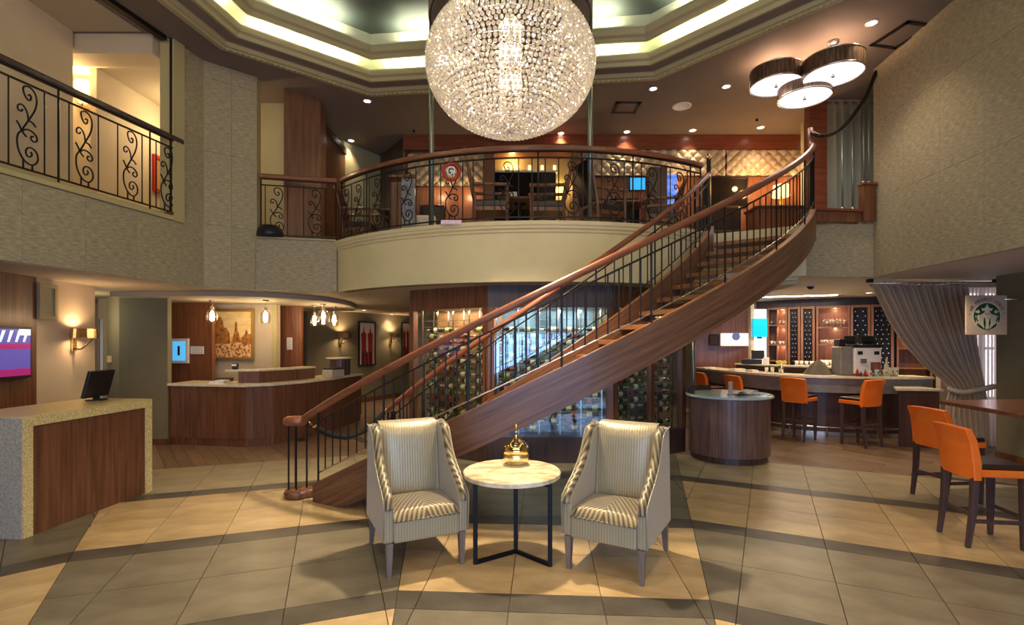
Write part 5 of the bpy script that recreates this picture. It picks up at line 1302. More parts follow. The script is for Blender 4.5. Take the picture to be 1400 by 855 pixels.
for fi, (nm, rows_z, cols) in enumerate((('left', 18, 4), ('middle', 18, 5), ('right', 18, 4))):
    A, d, n, L, rz = wframe(WV[fi], WV[fi+1])
    part('header', MB().prism(wquad(A, d, n, 0.0, L, 0, .08), 2.16, S1Z-.002), M_wpan if fi != 1 else M_wdark, wc)
    part('plinth', MB().prism(wquad(A, d, n, 0.0, L, 0, .08), 0, .36), M_wdark, wc)
    part('frame_post', MB().prism(wquad(A, d, n, 0.0, .085, -.01, .09), .361, 2.159), M_wpan, wc)
    part('frame_post', MB().prism(wquad(A, d, n, L-.085, L, -.01, .09), .361, 2.159), M_wpan, wc)
    part('back_panel', MB().prism(wquad(A, d, n, .1, L-.1, .52, .55), .361, 2.159), M_wback[fi], wc)
    part('shelf', MB().prism(wquad(A, d, n, .1, L-.1, .09, .55), .30, .36), M_wdark, wc)
    part('top_board', MB().prism(wquad(A, d, n, .1, L-.1, .09, .55), 2.16, 2.2), M_wdark, wc)
    bays = [(.09, L-.09)] if fi < 2 else [(.09, L*.50), (L*.50+.07, L-.09)]
    if fi == 2: part('frame_post', MB().prism(wquad(A, d, n, L*.50, L*.50+.07, -.005, .09), .361, 2.159), M_wpan, wc)
    for b0, b1 in bays: part('glass_pane', MB().prism(wquad(A, d, n, b0, b1, .03, .036), .362, 2.158), M_glass, wc)
    cw = (L-.26)/cols
    for c in range(cols+1):
        s = .13+cw*c
        for k in ((.15, .42) if c < cols+1 else ()):
            P = A+d*s+n*k
            part('rack_post', MB().obox((P.x, P.y, 1.26), (.022, .008, 1.79), rz), M_steel, wc)
    for c in range(cols):
        for r in range(rows_z):
            z = .45+.094*r
            if r == 0: 
                pass
            if (c*7+r*3+fi) % 11 == 4 or (fi == 1 and r > 15) or (fi == 0 and r > 15): continue
            s = .13+cw*c+.02+random.uniform(0, max(.0, cw-.33))
            P = A+d*s+n*.24
            me = bottle_m[(c*5+r*3+fi+random.randrange(3)) % 5]
            flip = (r+c) % 2
            if flip: P = P+d*.30
            o = inst('wine_bottle', me, None, (P.x, P.y, z), (0, PI/2*(-1 if flip else 1), rz))
            rowcount[(nm, r)] = rowcount.get((nm, r), 0)+1
            tag(o, 'wine bottle behind the %s, %s row from the bottom, %s from the left' % ({'left': 'left cabinet pane', 'middle': 'middle cabinet pane', 'right': 'right cabinet panes'}[nm], ORD[r], ORD[rowcount[(nm, r)]-1]), 'bottle', 'wine bottles behind the %s pane' % nm)
            nbottle += 1
    for r in range(rows_z):
        z = .405+.094*r
        m = MB(); P0_, P1_ = A+d*.11, A+d*(L-.11)
        for k in (.20, .30): m.tube([P0_+n*k+Vector((0, 0, z)), P1_+n*k+Vector((0, 0, z))], .004, 4)
        part('rack_rod', m, M_steel, wc)
    mid = A+d*(L/2)+n*.3
    area('cabinet_light', (mid.x, mid.y, 2.15), L*.8, (10, 9, 6)[fi], ((1, .62, .34), (.75, .92, 1.0), (1, .85, .6))[fi], (0, 0, rz), .3)  # bluish light in the middle bay is added in place of glass reflections
    m2 = A+d*(L/2)+n*.10
    area('cabinet_front_light', (m2.x, m2.y, 2.12), L*.8, (6, 5, 4)[fi], ((1, .8, .5), (.85, .95, 1.0), (1, .85, .6))[fi], (math.radians(20), 0, rz), .05)
# a glass door post right of the cabinet
t = thing('steel_post', 'slim dark steel post right of the wine cabinet beside the round counter', 'post', (xz(948, 8.2), 8.2, 0))
part('shaft', MB().tube([(xz(948, 8.2), 8.2, 0), (xz(948, 8.2), 8.2, S1Z)], .028, 12), M_post, t, smooth=True)
part('foot', MB().lathe([(.045, 0), (.045, .04), (.03, .05)], (xz(948, 8.2), 8.2, 0), 12), M_post, t, smooth=True)

# ------------------------------------------------------------------ round host counter
hc = Vector((3.155, 7.46, 0))
t = thing('host_counter', 'round zebrano wood counter with pale glass top in front of the bar', 'counter', hc)
nst = 20
for k in range(nst):
    a0, a1 = 2*PI*k/nst, 2*PI*(k+1)/nst-.006
    pts_ = [(hc.x+r*math.cos(a), hc.y+r*math.sin(a)) for r, a in [(.55, a0+(a1-a0)*i/3) for i in range(4)]+[(.515, a1+(a0-a1)*i/3) for i in range(4)]]
    part('stave', MB().prism(pts_, .09, .89), M_host, t)
part('kick', MB().lathe([(.52, 0), (.52, .088)], hc, 40), M_wdark, t)
part('glass_top', MB().lathe([(.58, .892), (.595, .90), (.595, .925), (.58, .932), (0, .932)], hc, 48), M_glasstop, t)
bl = MB().sweep([(hc.x+.56*math.cos(a), hc.y+.56*math.sin(a), .933) for a in [PI*.52+PI*.55*i/14 for i in range(15)]], [(-.012, 0), (.012, 0), (.012, .075), (-.012, .075)])
part('back_ledge', bl, M_wdark, t)
t = thing('open_book', 'open menu book with curled pages lying on the round counter', 'book', (3.29, 7.27, .9325), .3)
part('cover', MB().box(-.19, .19, -.11, .11, 0, .006), M_wdark, t, local=True)
for s in (-1, 1):
    rows = [[(s*(.004+.17*u), -.10+.2*v, .014+.05*math.sin(u*PI*.8)) for u in [i/6 for i in range(7)]] for v in (0, 1)]
    part('page', MB().sheet(rows), M_paper, t, local=True, smooth=True, solid=.008)
o = part('card_stand', MB().box(-.035, .035, -.02, .02, 0, .012).box(-.03, .03, -.004, .004, .012, .19), M_steel, loc=(3.08, 7.22, .9325)); tag(o, 'small upright steel card stand on the round counter', 'stand')
o = part('blue_mat', MB().obox((0, 0, .002), (.30, .2, .004), .2), mat('blue_paper', (.08, .12, .45), .4), loc=(3.50, 7.42, .9325)); tag(o, 'flat blue sheet on the right side of the round counter', 'paper')

# ------------------------------------------------------------------ bar
BF = [(4.22, 11.9), (4.38, 10.6), (4.62, 9.75), (4.95, 9.22), (5.5, 8.88), (6.3, 8.68), (7.12, 8.62)]
BF = [(p.x, p.y) for p in catmull([(*q, 0) for q in BF], 3)]
BFi = [BF[0]]+BF[1:]
t = thing('bar_counter', 'curved bar counter with pale stone top, grey apron and dark wood base', 'bar', (5.3, 9.4, 0))
part('bar_top', MB().prism(BF+offset_line(BF, .52)[::-1], 1.045, 1.085), M_stonetop, t, bevel=.004)
ap = offset_line(BF, .06)
for i in range(0, len(ap)-1, 3):
    seg = ap[i:i+4]; part('apron_slab', MB().prism(seg+offset_line(seg, .05)[::-1], .79, 1.044), M_apron, t)
bs = offset_line(BF, .24)
for i in range(0, len(bs)-1, 2):
    seg = bs[i:i+3]; part('base_panel', MB().prism(seg+offset_line(seg, .05)[::-1], .08, .788), M_barw, t)
part('toe_kick', MB().prism(offset_line(BF, .28)+offset_line(BF, .36)[::-1], 0, .08), M_steel, t)
part('foot_rail', MB().tube([(p[0], p[1], .17) for p in offset_line(BF, .16)], .02, 8), M_steel, t, smooth=True)
for p in offset_line(BF, .16)[::3]:
    part('rail_bracket', MB().tube([(p[0], p[1], 0), (p[0], p[1], .15)], .012, 6), M_steel, t)
# side station at the right end of the bar behind the curtain
t = thing('side_station', 'lower dark wood side counter with stone top under the curtain edge', 'counter', (7.1, 8.3, 0))
part('station_base', MB().prism([(6.20, 8.20), (6.76, 8.10), (6.78, 8.50), (6.45, 8.55)], 0, .90), M_barw, t)
part('station_top', MB().prism([(6.12, 8.16), (6.80, 8.06), (6.80, 8.54), (6.4, 8.59)], .902, .935), M_stonetop, t)
# inner work ledge
IL = [(5.0, 11.5), (5.3, 10.7), (5.75, 10.1), (6.15, 9.8)]
t = thing('inner_bar_shelf', 'raised pale service shelf running inside the bar', 'shelf', (5.5, 10.4, 0))
part('shelf_top', MB().prism(IL+offset_line(IL, .30)[::-1], 1.165, 1.195), M_stonetop, t)
part('shelf_front', MB().prism(offset_line(IL, .04)+offset_line(IL, .26)[::-1], 0, 1.164), M_barw, t)

# back bar units along the rear wall
RA, RB_ = (5.83, 12.4), (9.2, 10.2)
rd = Vector((RB_[0]-RA[0], RB_[1]-RA[1], 0)).normalized(); rn = Vector((rd.y, -rd.x, 0)); rrz = math.atan2(rd.y, rd.x)
FA = Vector((*RA, 0))+rn*.40; FB = Vector((*RB_, 0))+rn*.40
def back_unit(name, label, p0, p1, build, cat='cabinet', depth=.36):
    a, b = online(p0, FA, FB), online(p1, FA, FB); W = (Vector(b)-Vector(a)).length
    t = thing(name, label, cat, (a[0], a[1], 0), rrz); build(t, W, depth, a[1]); return t
ZT = 2.46
def shelves(cols, zs):
    def f(t, W, D, Y):
        part('side_panel', MB().box(0, .035, 0, D, .1, ZT), M_bark, t, local=True); part('side_panel', MB().box(W-.035, W, 0, D, .1, ZT), M_bark, t, local=True)
        part('back_panel', MB().box(.036, W-.036, D-.02, D, .1, ZT), M_bark, t, local=True)
        part('top_panel', MB().box(.036, W-.036, 0, D-.021, ZT-.05, ZT), M_bark, t, local=True)
        for c in range(1, cols): part('divider', MB().box(W*c/cols-.012, W*c/cols+.012, .01, D-.022, .95, ZT-.052), M_bark, t, local=True)
        for z in zs: part('shelf', MB().box(.037, W-.037, .0, D-.021, z-.03, z), M_bark, t, local=True)
    return f
M_glit = mat('dark_sparkle_glass', (.008, .006, .005), .45, spec=.4)
M_spark = mat('foil_capsule', (.5, .42, .32), .25, .9)
def display(t, W, D, Y):
    part('post', MB().box(0, .045, -.01, D, .1, ZT), M_bark, t, local=True); part('post', MB().box(W-.045, W, -.01, D, .1, ZT), M_bark, t, local=True)
    dpn = part('dark_panel', MB().box(.046, W-.046, .10, .12, .1, ZT), M_glit, t, local=True)
    part('head_rail', MB().box(.046, W-.046, 0, D, ZT-.05, ZT+.0), M_bark, t, local=True)
    m = MB(); nx = max(2, int((W-.12)/.085)); nz = 15
    for i in range(nx):
        for j in range(nz):
            x = .085+(W-.17)*(i+.5*(j % 2)*.6)/max(1, nx-.7); z = .95+.098*j
            m.lathe([(.016, 0), (.018, .05)], (0, 0, 0), 6) if False else None
            b = len(m.v); 
            for yy, r in ((.03, .013), (.10, .015)):
                for k in range(6): m.v.append((x+r*math.cos(k*PI/3), yy, z+r*math.sin(k*PI/3)))
            m.face([b+k for k in range(6)])
            for k in range(6): m.face((b+k, b+(k+1) % 6, b+6+(k+1) % 6, b+6+k))
    o = part('bottle_necks', m, M_spark, dpn, local=True); o['kind'] = 'stuff'
u1 = back_unit('cubby_shelf', 'open wooden cubby shelf left in the back bar beside the bright screen column', 1049, 1076, shelves(2, [2.07, 1.62, 1.25]), 'shelf')
back_unit('bottle_display', 'narrow dark bottle display panel, leftmost in the back bar', 1077, 1094, display, 'display')
back_unit('bottle_display', 'narrow dark bottle display panel, left of the wide glass shelf in the back bar', 1095, 1114, display, 'display')
u2 = back_unit('glass_shelf', 'wide wooden shelf unit stocked with glasses in the middle of the back bar', 1116, 1162, shelves(1, [2.0, 1.62, 1.2]), 'shelf')
back_unit('bottle_display', 'dark bottle display panel right of the wide glass shelf', 1163, 1190, display, 'display')
back_unit('bottle_display', 'dark bottle display panel beside the curtain edge in the back bar', 1191, 1222, display, 'display')
u3 = back_unit('corner_shelf', 'wooden shelf unit partly behind the drawn taupe curtain', 1226, 1275, shelves(1, [1.98, 1.55, 1.15]), 'shelf')
# glassware, with small point lights added to brighten the shelves
for u_, w0 in ((u1, .3), (u2, .35), (u2, .8), (u3, .3)):
    for z_ in (2.38, 1.95, 1.55):
        q_ = WM[u_.name] @ Vector((w0, .12, z_)); point('shelf_fill', q_, 1.6, (1, .66, .36), .03)
gl_me = MB().lathe([(.03, 0), (.004, .006), (.004, .07), (.028, .09), (.034, .13), (.027, .175)], (0, 0, 0), 10).mesh('wine_glass', M_clear, True)
tm_me = MB().lathe([(.028, 0), (.034, .10), (.030, .10), (.025, .01), (0, .01)], (0, 0, 0), 10).mesh('tumbler', M_clear, True)
M_cup = mat('white_china', (.78, .74, .68), .3)
cup_me = MB().lathe([(.022, 0), (.026, .01), (.038, .07), (.034, .07), (.022, .012), (0, .012)], (0, 0, 0), 10).mesh('coffee_cup', M_cup, True)
def row_on(unit, me, name, label, group, n, z, y, x0, x1, cat, jit=.004, xs=None):
    for k in range(n):
        p = WM[unit.name] @ Vector((xs[k] if xs else x0+(x1-x0)*k/max(1, n-1), y+random.uniform(-jit, jit), z))
        o = inst(name, me, None, p); tag(o, label+', %s from the left' % ORD[k], cat, group)
def uw(px0, px1): a, b = online(px0, FA, FB), online(px1, FA, FB); return (Vector(b)-Vector(a)).length
W2 = uw(1116, 1162); W1 = uw(1049, 1076); W3 = uw(1226, 1275)
row_on(u2, gl_me, 'wine_glass', 'stemmed glass in the front row of the wide top shelf', 'stemmed glasses, front row', 7, 2.001, .09, .14, W2-.1, 'glass')
row_on(u2, gl_me, 'wine_glass', 'stemmed glass in the back row of the wide top shelf', 'stemmed glasses, back row', 7, 2.001, .22, .18, W2-.12, 'glass')
row_on(u2, tm_me, 'tumbler', 'tumbler on the middle shelf of the wide glass shelf', 'tumblers on the middle shelf', 8, 1.621, .10, .10, W2-.10, 'glass')
row_on(u2, cup_me, 'coffee_cup', 'white cup on the lowest visible shelf of the wide glass shelf', 'cups on the low shelf', 4, 1.201, .14, .10, W2*.45, 'cup')
row_on(u1, tm_me, 'tumbler', 'tumbler on the upper level of the left cubby shelf', 'tumblers in the upper cubbies', 4, 2.071, .12, .09, W1-.09, 'glass', xs=[W1*f for f in (.19, .37, .63, .81)])
row_on(u1, cup_me, 'coffee_cup', 'white cup on the middle level of the left cubby shelf', 'cups in the cubbies', 4, 1.621, .12, .09, W1-.09, 'cup', xs=[W1*f for f in (.19, .37, .63, .81)])
row_on(u3, gl_me, 'wine_glass', 'stemmed glass on the shelf beside the curtain edge', 'stemmed glasses by the curtain', 3, 1.551, .12, .12, W3*.4, 'glass')
# bright column with screen, lit panel, small picture
Yc = 11.9
t = thing('screen_column', 'bright white backlit column carrying a turquoise screen at the left of the back bar', 'column', (xz(1039, Yc), Yc, 0))
part('lit_panel', MB().box(xz(1031, Yc), xz(1048, Yc), Yc, Yc+.08, 1.0, zz(423, Yc)), mat('backlit_white', (.9, .9, .9), .5, emis=(1.0, .96, .92), estr=.75), t)
part('side_frame', MB().box(xz(1026, Yc), xz(1030.5, Yc), Yc-.02, Yc+.1, 0, 2.55), M_stonetop, t)
part('column_base', MB().box(xz(1030.5, Yc), xz(1048, Yc), Yc-.01, Yc+.08, 0, .998), M_wpan, t)
part('screen', MB().box(xz(1030, Yc-.1), xz(1049, Yc-.1), Yc-.1, Yc-.05, zz(461, Yc), zz(436, Yc)), mat('turquoise_screen', (.0, .4, .6), .3, emis=(.0, .52, .78), estr=.5), t)
part('screen_bracket', MB().box(xz(1036, Yc-.05), xz(1042, Yc-.05), Yc-.049, Yc, 1.75, 1.95), M_black, t)
Yc = 12.3
t = thing('lit_menu_panel', 'white glowing panel on the wood wall left of the back bar', 'panel', (xz(1002, Yc), Yc, 1.6))
part('glow_panel', MB().box(xz(985, Yc), xz(1022, Yc), Yc-.05, Yc-.01, zz(473, Yc), zz(456, Yc)), mat('backlit_pink_white', (.9, .85, .85), .5, emis=(1.0, .90, .88), estr=.6), t)
part('panel_frame', MB().box(xz(984, Yc), xz(1023, Yc), Yc-.045, Yc, zz(475, Yc), zz(473.2, Yc)), M_wpan, t)
part('blue_mark', MB().lathe([(.0, 0), (.10, .001), (.10, .004), (0, .005)], (0, 0, 0), 12), mat('blue_print', (.2, .25, .6), .5), t, loc=(xz(1005, Yc), Yc-.052, 1.80), rot=(PI/2, 0, 0), label='pale blue oval mark')
frame_pic('wall_art', 'small dark square picture on the wood wall behind the left end of the bar', xz(977, 12.35), zz(465, 12.35), 12.38, .24, .28, M_black, M_leather, .03)
# things on the bar
Zb = 1.085
c = at(1183, 517, 9.02)
t = thing('espresso_machine', 'large white and grey espresso machine with two black hoppers on the bar', 'coffee machine', (xz(1183, 9.05), 9.16, Zb), -.12)
fbd = part('front_body', MB().box(-.22, .22, -.22, .16, .03, .49), M_white, t, local=True, bevel=.015)
part('side_body', MB().box(-.43, -.225, -.18, .16, .0, .50), M_apron, t, local=True, bevel=.02)
part('top_deck', MB().box(-.24, .24, -.22, .18, .495, .55), M_black, t, local=True, bevel=.01)
part('hopper', MB().lathe([(.085, .551), (.12, .60), (.12, .70), (.0, .71)], (-.16, 0, 0), 4), M_black, t, local=True)
part('hopper', MB().lathe([(.085, .551), (.12, .60), (.12, .70), (.0, .71)], (.13, 0, 0), 4), M_black, t, local=True)
part('hopper', MB().box(-.42, -.30, -.10, .08, .51, .64), M_black, t, local=True, bevel=.01)
part('display', MB().box(-.17, -.09, -.228, -.221, .37, .43), M_black, fbd, local=True); part('display', MB().box(.10, .18, -.228, -.221, .37, .43), M_black, fbd, local=True)
part('spout', MB().box(-.14, -.05, -.27, -.221, .22, .30), M_steel, fbd, local=True); part('drip_tray', MB().box(-.20, .20, -.30, -.221, .0, .035), M_steel, t, local=True)
part('steam_recess', MB().box(.04, .20, -.235, -.221, .05, .24), M_wpan_l, t, local=True)
def on_bar(px, Y, z=Zb): return (xz(px, Y), Y, z)
M_cupp = mat('paper_cup_cream', (.62, .56, .40), .5)
cups = [(1189, .10, .035, 'small white paper cup left of the pale bottle on the bar'), (1199, .115, .036, 'pale green paper cup in front of the pale bottle on the bar'), (1210, .12, .038, 'cream paper cup with a dark green mark right of the pale bottle'), (1219, .15, .042, 'tall cream paper cup with a dark mark on the bar, second from the right'), (1225, .155, .042, 'tall cream paper cup with a dark mark, rightmost on the bar')]
for i, (px, h, r, lab) in enumerate(cups):
    Y = 8.80+(.045 if i % 2 else 0); p = on_bar(px, Y)
    t = thing('paper_cup', lab, 'cup', p); cbd = part('body', MB().lathe([(r*.72, 0), (r, h), (r*.93, h), (r*.68, .01), (0, .01)], p, 14), [M_cupp, M_glasstop][i == 1], t, smooth=True)
    part('printed_mark', MB().lathe([(0, 0), (.014, 0), (.014, .002), (0, .002)], (0, 0, 0), 10), mat('dark_green_ink', (.01, .08, .04), .5) if i == 2 else MATS.get('dark_green_ink', M_black), cbd, loc=(p[0]-.004, p[1]-r*.9, p[2]+h*.55), rot=(PI/2, 0, 0))
def bottle_thing(p, lab, h, r, m, cap=M_white):
    t = thing('syrup_bottle', lab, 'bottle', p)
    part('body', MB().lathe([(r, 0), (r, h*.62), (r*.4, h*.78), (r*.4, h*.92)], p, 14), m, t, smooth=True); part('cap', MB().lathe([(r*.5, h*.921), (r*.5, h), (0, h)], p, 12), cap, t)
bottle_thing(on_bar(1212, 8.93), 'tall pale yellow bottle behind the paper cups on the bar', .30, .035, M_cupp, M_stonetop)
bottle_thing(on_bar(1172, 8.80), 'small red and white bottle standing left on the bar before the coffee machine', .14, .022, M_red)
bottle_thing(on_bar(1177, 8.80), 'tiny purple bottle before the coffee machine', .09, .020, mat('purple_glass', (.12, .02, .12), .3))
bottle_thing(on_bar(1183, 8.80), 'tiny dark red capped bottle right before the coffee machine', .12, .020, M_red, M_black)
# draped grey bags left of the machine
rows = []
for j in range(6):
    v = j/5; r = .20*(1-v)**.8+.03
    rows.append([(r*(1+.18*math.cos(5*a))*math.cos(a), r*.8*(1+.18*math.cos(5*a))*math.sin(a), .26*v) for a in [2*PI*i/30 for i in range(31)]])
o = part('cloth_bag', MB().sheet(rows), mat('grey_canvas', (.11, .095, .075), .8, bump=.3, scale=(30, 30, 30)), loc=on_bar(1119, 9.32), smooth=True); tag(o, 'crumpled grey cloth heap on the bar left of the coffee machine', 'bag')
# vase with yellow flowers, glasses, items along the bar
p = on_bar(1068, 9.75)
t = thing('flower_vase', 'steel bucket with yellow flowers standing on the bar', 'vase', p)
part('bucket', MB().lathe([(.04, 0), (.06, .14), (.055, .14), (.035, .01), (0, .01)], p, 16), M_steel, t, smooth=True)
fm = MB()
for k in range(26):
    a = random.random()*6.28; r = random.random()*.10; add_ico(fm, (p[0]+r*math.cos(a), p[1]+r*math.sin(a), p[2]+.17+random.random()*.05), .022)
o = part('flowers', fm, mat('yellow_petals', (.75, .62, .12), .6), t); o['kind'] = 'stuff'
for px, Y, lab in ((1048, 9.85, 'clear tumbler left of the flower bucket on the bar'), (1056, 9.9, 'clear tumbler directly beside the flower bucket on the bar')):
    o = inst('tumbler', tm_me, None, on_bar(px, Y)); tag(o, lab, 'glass')
for k in range(8):
    px = 1051+5*k; q = (xz(px, 10.55), 10.55, 1.2)
t = thing('cup_tray', 'long tray of upturned white cups on the shelf inside the bar', 'tray', (6.05, 10.25, 1.196), -.62)
part('tray', MB().box(-.35, .35, -.06, .10, 0, .02), M_steel, t, local=True)
for k in range(8):
    p = WM[t.name] @ Vector((-.31+.088*k, .0, .0205)); o = inst('coffee_cup', cup_me, None, p, (0, 0, k)); tag(o, 'white china cup on the long tray inside the bar, %s from the left' % ORD[k], 'cup', 'white cups on the tray')
t = thing('cash_register', 'black till and white terminal at the left end inside the bar', 'till', (5.22, 11.15, 1.196), -.5)
part('till_body', MB().box(-.20, .20, -.12, .16, 0, .10), M_black, t, local=True, bevel=.01)
part('monitor', MB().obox((.12, .02, .20), (.26, .03, .19), .2, -.25), M_black, t, local=True, bevel=.006); part('printer_box', MB().box(.22, .34, -.06, .08, 0, .14), M_white, t, local=True, bevel=.01)
for px, Y, w_, lab in ((968, 11.2, .34, 'flat stack of menus at the far left end of the bar'), (1008, 10.6, .30, 'folded newspaper lying on the left part of the bar'), (1028, 10.2, .16, 'small white napkin pile on the bar')):
    o = part('papers', MB().obox((0, 0, .012), (w_, .18, .024), .4).obox((.01, .01, .03), (w_*.8, .15, .012), .2), M_paper, loc=on_bar(px, Y)); tag(o, lab, 'paper')
# bar ceiling
for px, py, lab in ((1110, 405, 'round downlight in the bar ceiling left of the coffee machine'), (1188, 400, 'round downlight in the bar ceiling beside the curtain top'), (1047, 417, 'small downlight in the bar ceiling above the bright screen column')):
    downlight(px, py, lab, S2Z, 26, 120)
t = thing('linear_light', 'long recessed strip light in the bar ceiling beside the staircase', 'ceiling lamp', (5.9, 10.9, S2Z))
part('slot_diffuser', MB().obox((5.95, 10.75, S2Z-.006), (1.5, .16, .01), -.35), M_bulbw, t); part('slot_frame', MB().obox((5.95, 10.75, S2Z-.002), (1.58, .24, .004), -.35), M_white, t)
area('strip_glow', (5.95, 10.75, S2Z-.03), 1.4, 16, (1, .82, .58), (0, 0, -.35), .16)
p = on_ceiling(1108, 390, S2Z)
t = thing('dome_camera', 'black domed security camera under the bar ceiling edge', 'camera', p)
part('mount', MB().lathe([(.07, 0), (.07, -.02), (.05, -.025)], p, 16), M_white, t, smooth=True); part('dome', MB().lathe([(.055, -.025), (.05, -.05), (.03, -.07), (0, -.075)], p, 16), M_black, t, smooth=True)

# ------------------------------------------------------------------ orange stools
def stool(label, x, y, rz, sh=.66, bh=.97, w_=.40, d_=.40):
    """facing local +X, backrest at -X"""
    t = thing('orange_stool', label, 'stool', (x, y, 0), rz)
    k = sh-.66
    part('seat_frame', MB().box(-d_/2, d_/2+.02, -w_/2, w_/2, .585+k, .645+k), M_orange, t, local=True, bevel=.010)
    part('seat_pad', MB().box(-d_/2+.05, d_/2+.015, -w_/2+.012, w_/2-.012, .646+k, .69+k), M_leather, t, local=True, bevel=.016)
    m = MB(); hb = bh; pr = [(-d_/2-.005, .56+k), (-d_/2-.022, .70+k), (-d_/2-.05, .86+k), (-d_/2-.095, hb), (-d_/2-.045, hb+.004), (-d_/2+.005, .88+k), (-d_/2+.045, .70+k), (-d_/2+.05, .56+k)]
    n = len(pr); rows = []
    for i in range(9):
        u = -1+2*i/8; yy = u*(w_/2+.008); cur = .03*u*u
        rows.append([(p[0]+cur*(.3+.7*(p[1]-.56-k)/(hb-.56-k)), yy, p[1]+(.012*(1-u*u) if p[1] > hb-.02 else 0)) for p in pr+[pr[0]]])
    m.sheet(rows); b = len(m.v); m.face([i for i in range(n)]); m.face([8*(n+1)+i for i in range(n)][::-1])
    part('backrest', m, M_orange, t, local=True, bevel=.008)
    for sx in (-1, 1):
        for sy in (-1, 1):
            X, Y = sx*(d_/2-.025), sy*(w_/2-.025); fo = -.05 if sx < 0 else .0
            part('leg', MB().tube([(X, Y, .585+k), (X+fo*.2, Y, .32), (X+fo, Y+sy*.0, 0)], .03, 4, radii=[.034, .030, .021]), M_legw, t, local=True)
    for sy in (-1, 1): part('stretcher', MB().box(-d_/2+.03, d_/2-.03, sy*(w_/2-.025)-.01, sy*(w_/2-.025)+.01, .205+k, .235+k), M_legw, t, local=True)
    part('stretcher', MB().box(d_/2-.035, d_/2-.015, -w_/2+.03, w_/2-.03, .25+k, .28+k), M_legw, t, local=True)
    part('stretcher', MB().box(-d_/2+.005, -d_/2+.025, -w_/2+.03, w_/2-.03, .25+k, .28+k), M_legw, t, local=True)
    return t
stool('bright orange backed counter stool at the wooden counter, nearest the viewer', 3.99, 4.34, math.radians(-9), .66, .975)
stool('orange backed counter stool behind the nearest one, in front of the curtain', 4.68, 5.50, math.radians(4), .66, .975, .44)
stool('orange bar stool in the middle of the bar front, left of the dark gap', 4.93, 8.90-.12, math.radians(35), .75, 1.06, .40)
stool('orange bar stool turned left at the bar in front of the coffee machine', 5.66, 8.32, math.radians(110), .75, 1.07, .42)
stool('orange bar stool seen just above the open book on the round counter', 4.30, 9.55, math.radians(15), .75, 1.05, .40)
stool('orange bar stool farthest left at the bar behind the round counter', 4.02, 10.35, math.radians(5), .75, 1.05, .40)
# wooden wall counter on the right
t = thing('wall_counter', 'polished wooden wall counter at the right edge above the orange stools', 'counter', (5.6, 5.4, 0))
part('counter_top', MB().prism([(5.02, 6.02), (4.88, 4.95), (4.86, 3.6), (6.52, 3.6), (6.68, 5.0), (6.80, 6.02), (6.3, 6.15)], .955, 1.0), M_table, t, bevel=.006)
part('bracket', MB().box(5.6, 6.62, 5.0, 5.06, .86, .954), M_wdark, t); part('pedestal', MB().tube([(5.9, 5.5, 0), (5.9, 5.5, .954)], .05, 12), M_iron2, t)
part('pedestal_foot', MB().lathe([(.26, 0), (.25, .02), (.05, .04)], (5.9, 5.5, 0), 24), M_iron2, t, smooth=True)

# ------------------------------------------------------------------ curtain, window, sign
Yc = 7.82
prof = [(380, 1190, 1320), (395, 1196, 1321), (410, 1203, 1323), (440, 1218, 1328), (470, 1238, 1333), (500, 1264, 1339), (522, 1292, 1343), (534, 1300, 1345), (546, 1297, 1347), (570, 1294, 1350), (600, 1300, 1351), (612, 1303, 1350)]
nf = 15; rows = []
for y, a, b in prof:
    z = max(.02, zz(y, Yc)); xa, xb = xz(a, Yc), xz(b, Yc); amp = .055 if y < 500 else .035
    if y == 380: z = S2Z-.09
    rows.append([(xa+(xb-xa)*i/(nf*8), Yc+amp*math.sin(2*PI*nf*i/(nf*8))+.02*math.sin(i*.37), z) for i in range(nf*8+1)])
cu = thing('drape', 'taupe pleated drape swept to the right and gathered by a tieback beside the bar', 'curtain', (xz(1320, Yc), Yc, 0))
part('cloth', MB().sheet(rows), M_drape, cu, smooth=True, fix=False, solid=.004)
part('tieback', MB().tube(catmull([(xz(1294, Yc), Yc-.02, zz(531, Yc)), (xz(1305, Yc), Yc-.13, zz(535, Yc)), (xz(1330, Yc), Yc-.15, zz(531, Yc)), (xz(1350, Yc), Yc-.10, zz(528, Yc)), (xz(1361, Yc), Yc-.02, zz(529, Yc))], 5), .04, 8), mat('pale_tieback', (.42, .36, .28), .6), cu, smooth=True)
t = thing('curtain_rod', 'long steel curtain rod under the ceiling edge at the right', 'curtain rod', (xz(1276, Yc), Yc, S2Z-.06))
part('rod', MB().tube([(xz(1188, Yc), Yc, S2Z-.06), (xz(1363, Yc), Yc, S2Z-.06)], .018, 10), M_steel, t, smooth=True)
rgm = MB().tube([(0, .026*math.cos(2*PI*k/12), .026*math.sin(2*PI*k/12)) for k in range(12)], .005, 5, closed=True).mesh('ring', M_steel, True)
for k in range(16): kid('ring', rgm, t, loc=(xz(1192+8.4*k, Yc), Yc, S2Z-.066))
for px in (1189, 1362): part('bracket', MB().box(xz(px, Yc)-.03, xz(px, Yc)+.03, Yc-.04, Yc+.04, S2Z-.05, S2Z-.001), M_black, t)
rows = []
for j in range(7):
    z = .05+(S2Z-.16)*j/6
    rows.append([(xz(1298, 8.0)+(xz(1361.5, 8.0)-xz(1298, 8.0))*i/96, 8.0+.035*math.sin(2*PI*12*i/96), z) for i in range(97)])
t = thing('sheer_curtain', 'bright white sheer curtain over the daylit window right of the taupe drape', 'curtain', (xz(1340, 8), 8.0, 0))
part('cloth', MB().sheet(rows), M_sheer, t, smooth=True, fix=False); part('heading_band', MB().box(xz(1298, 8.0), xz(1361.5, 8.0), 7.98, 8.02, S2Z-.11, S2Z-.02), M_drape, t)
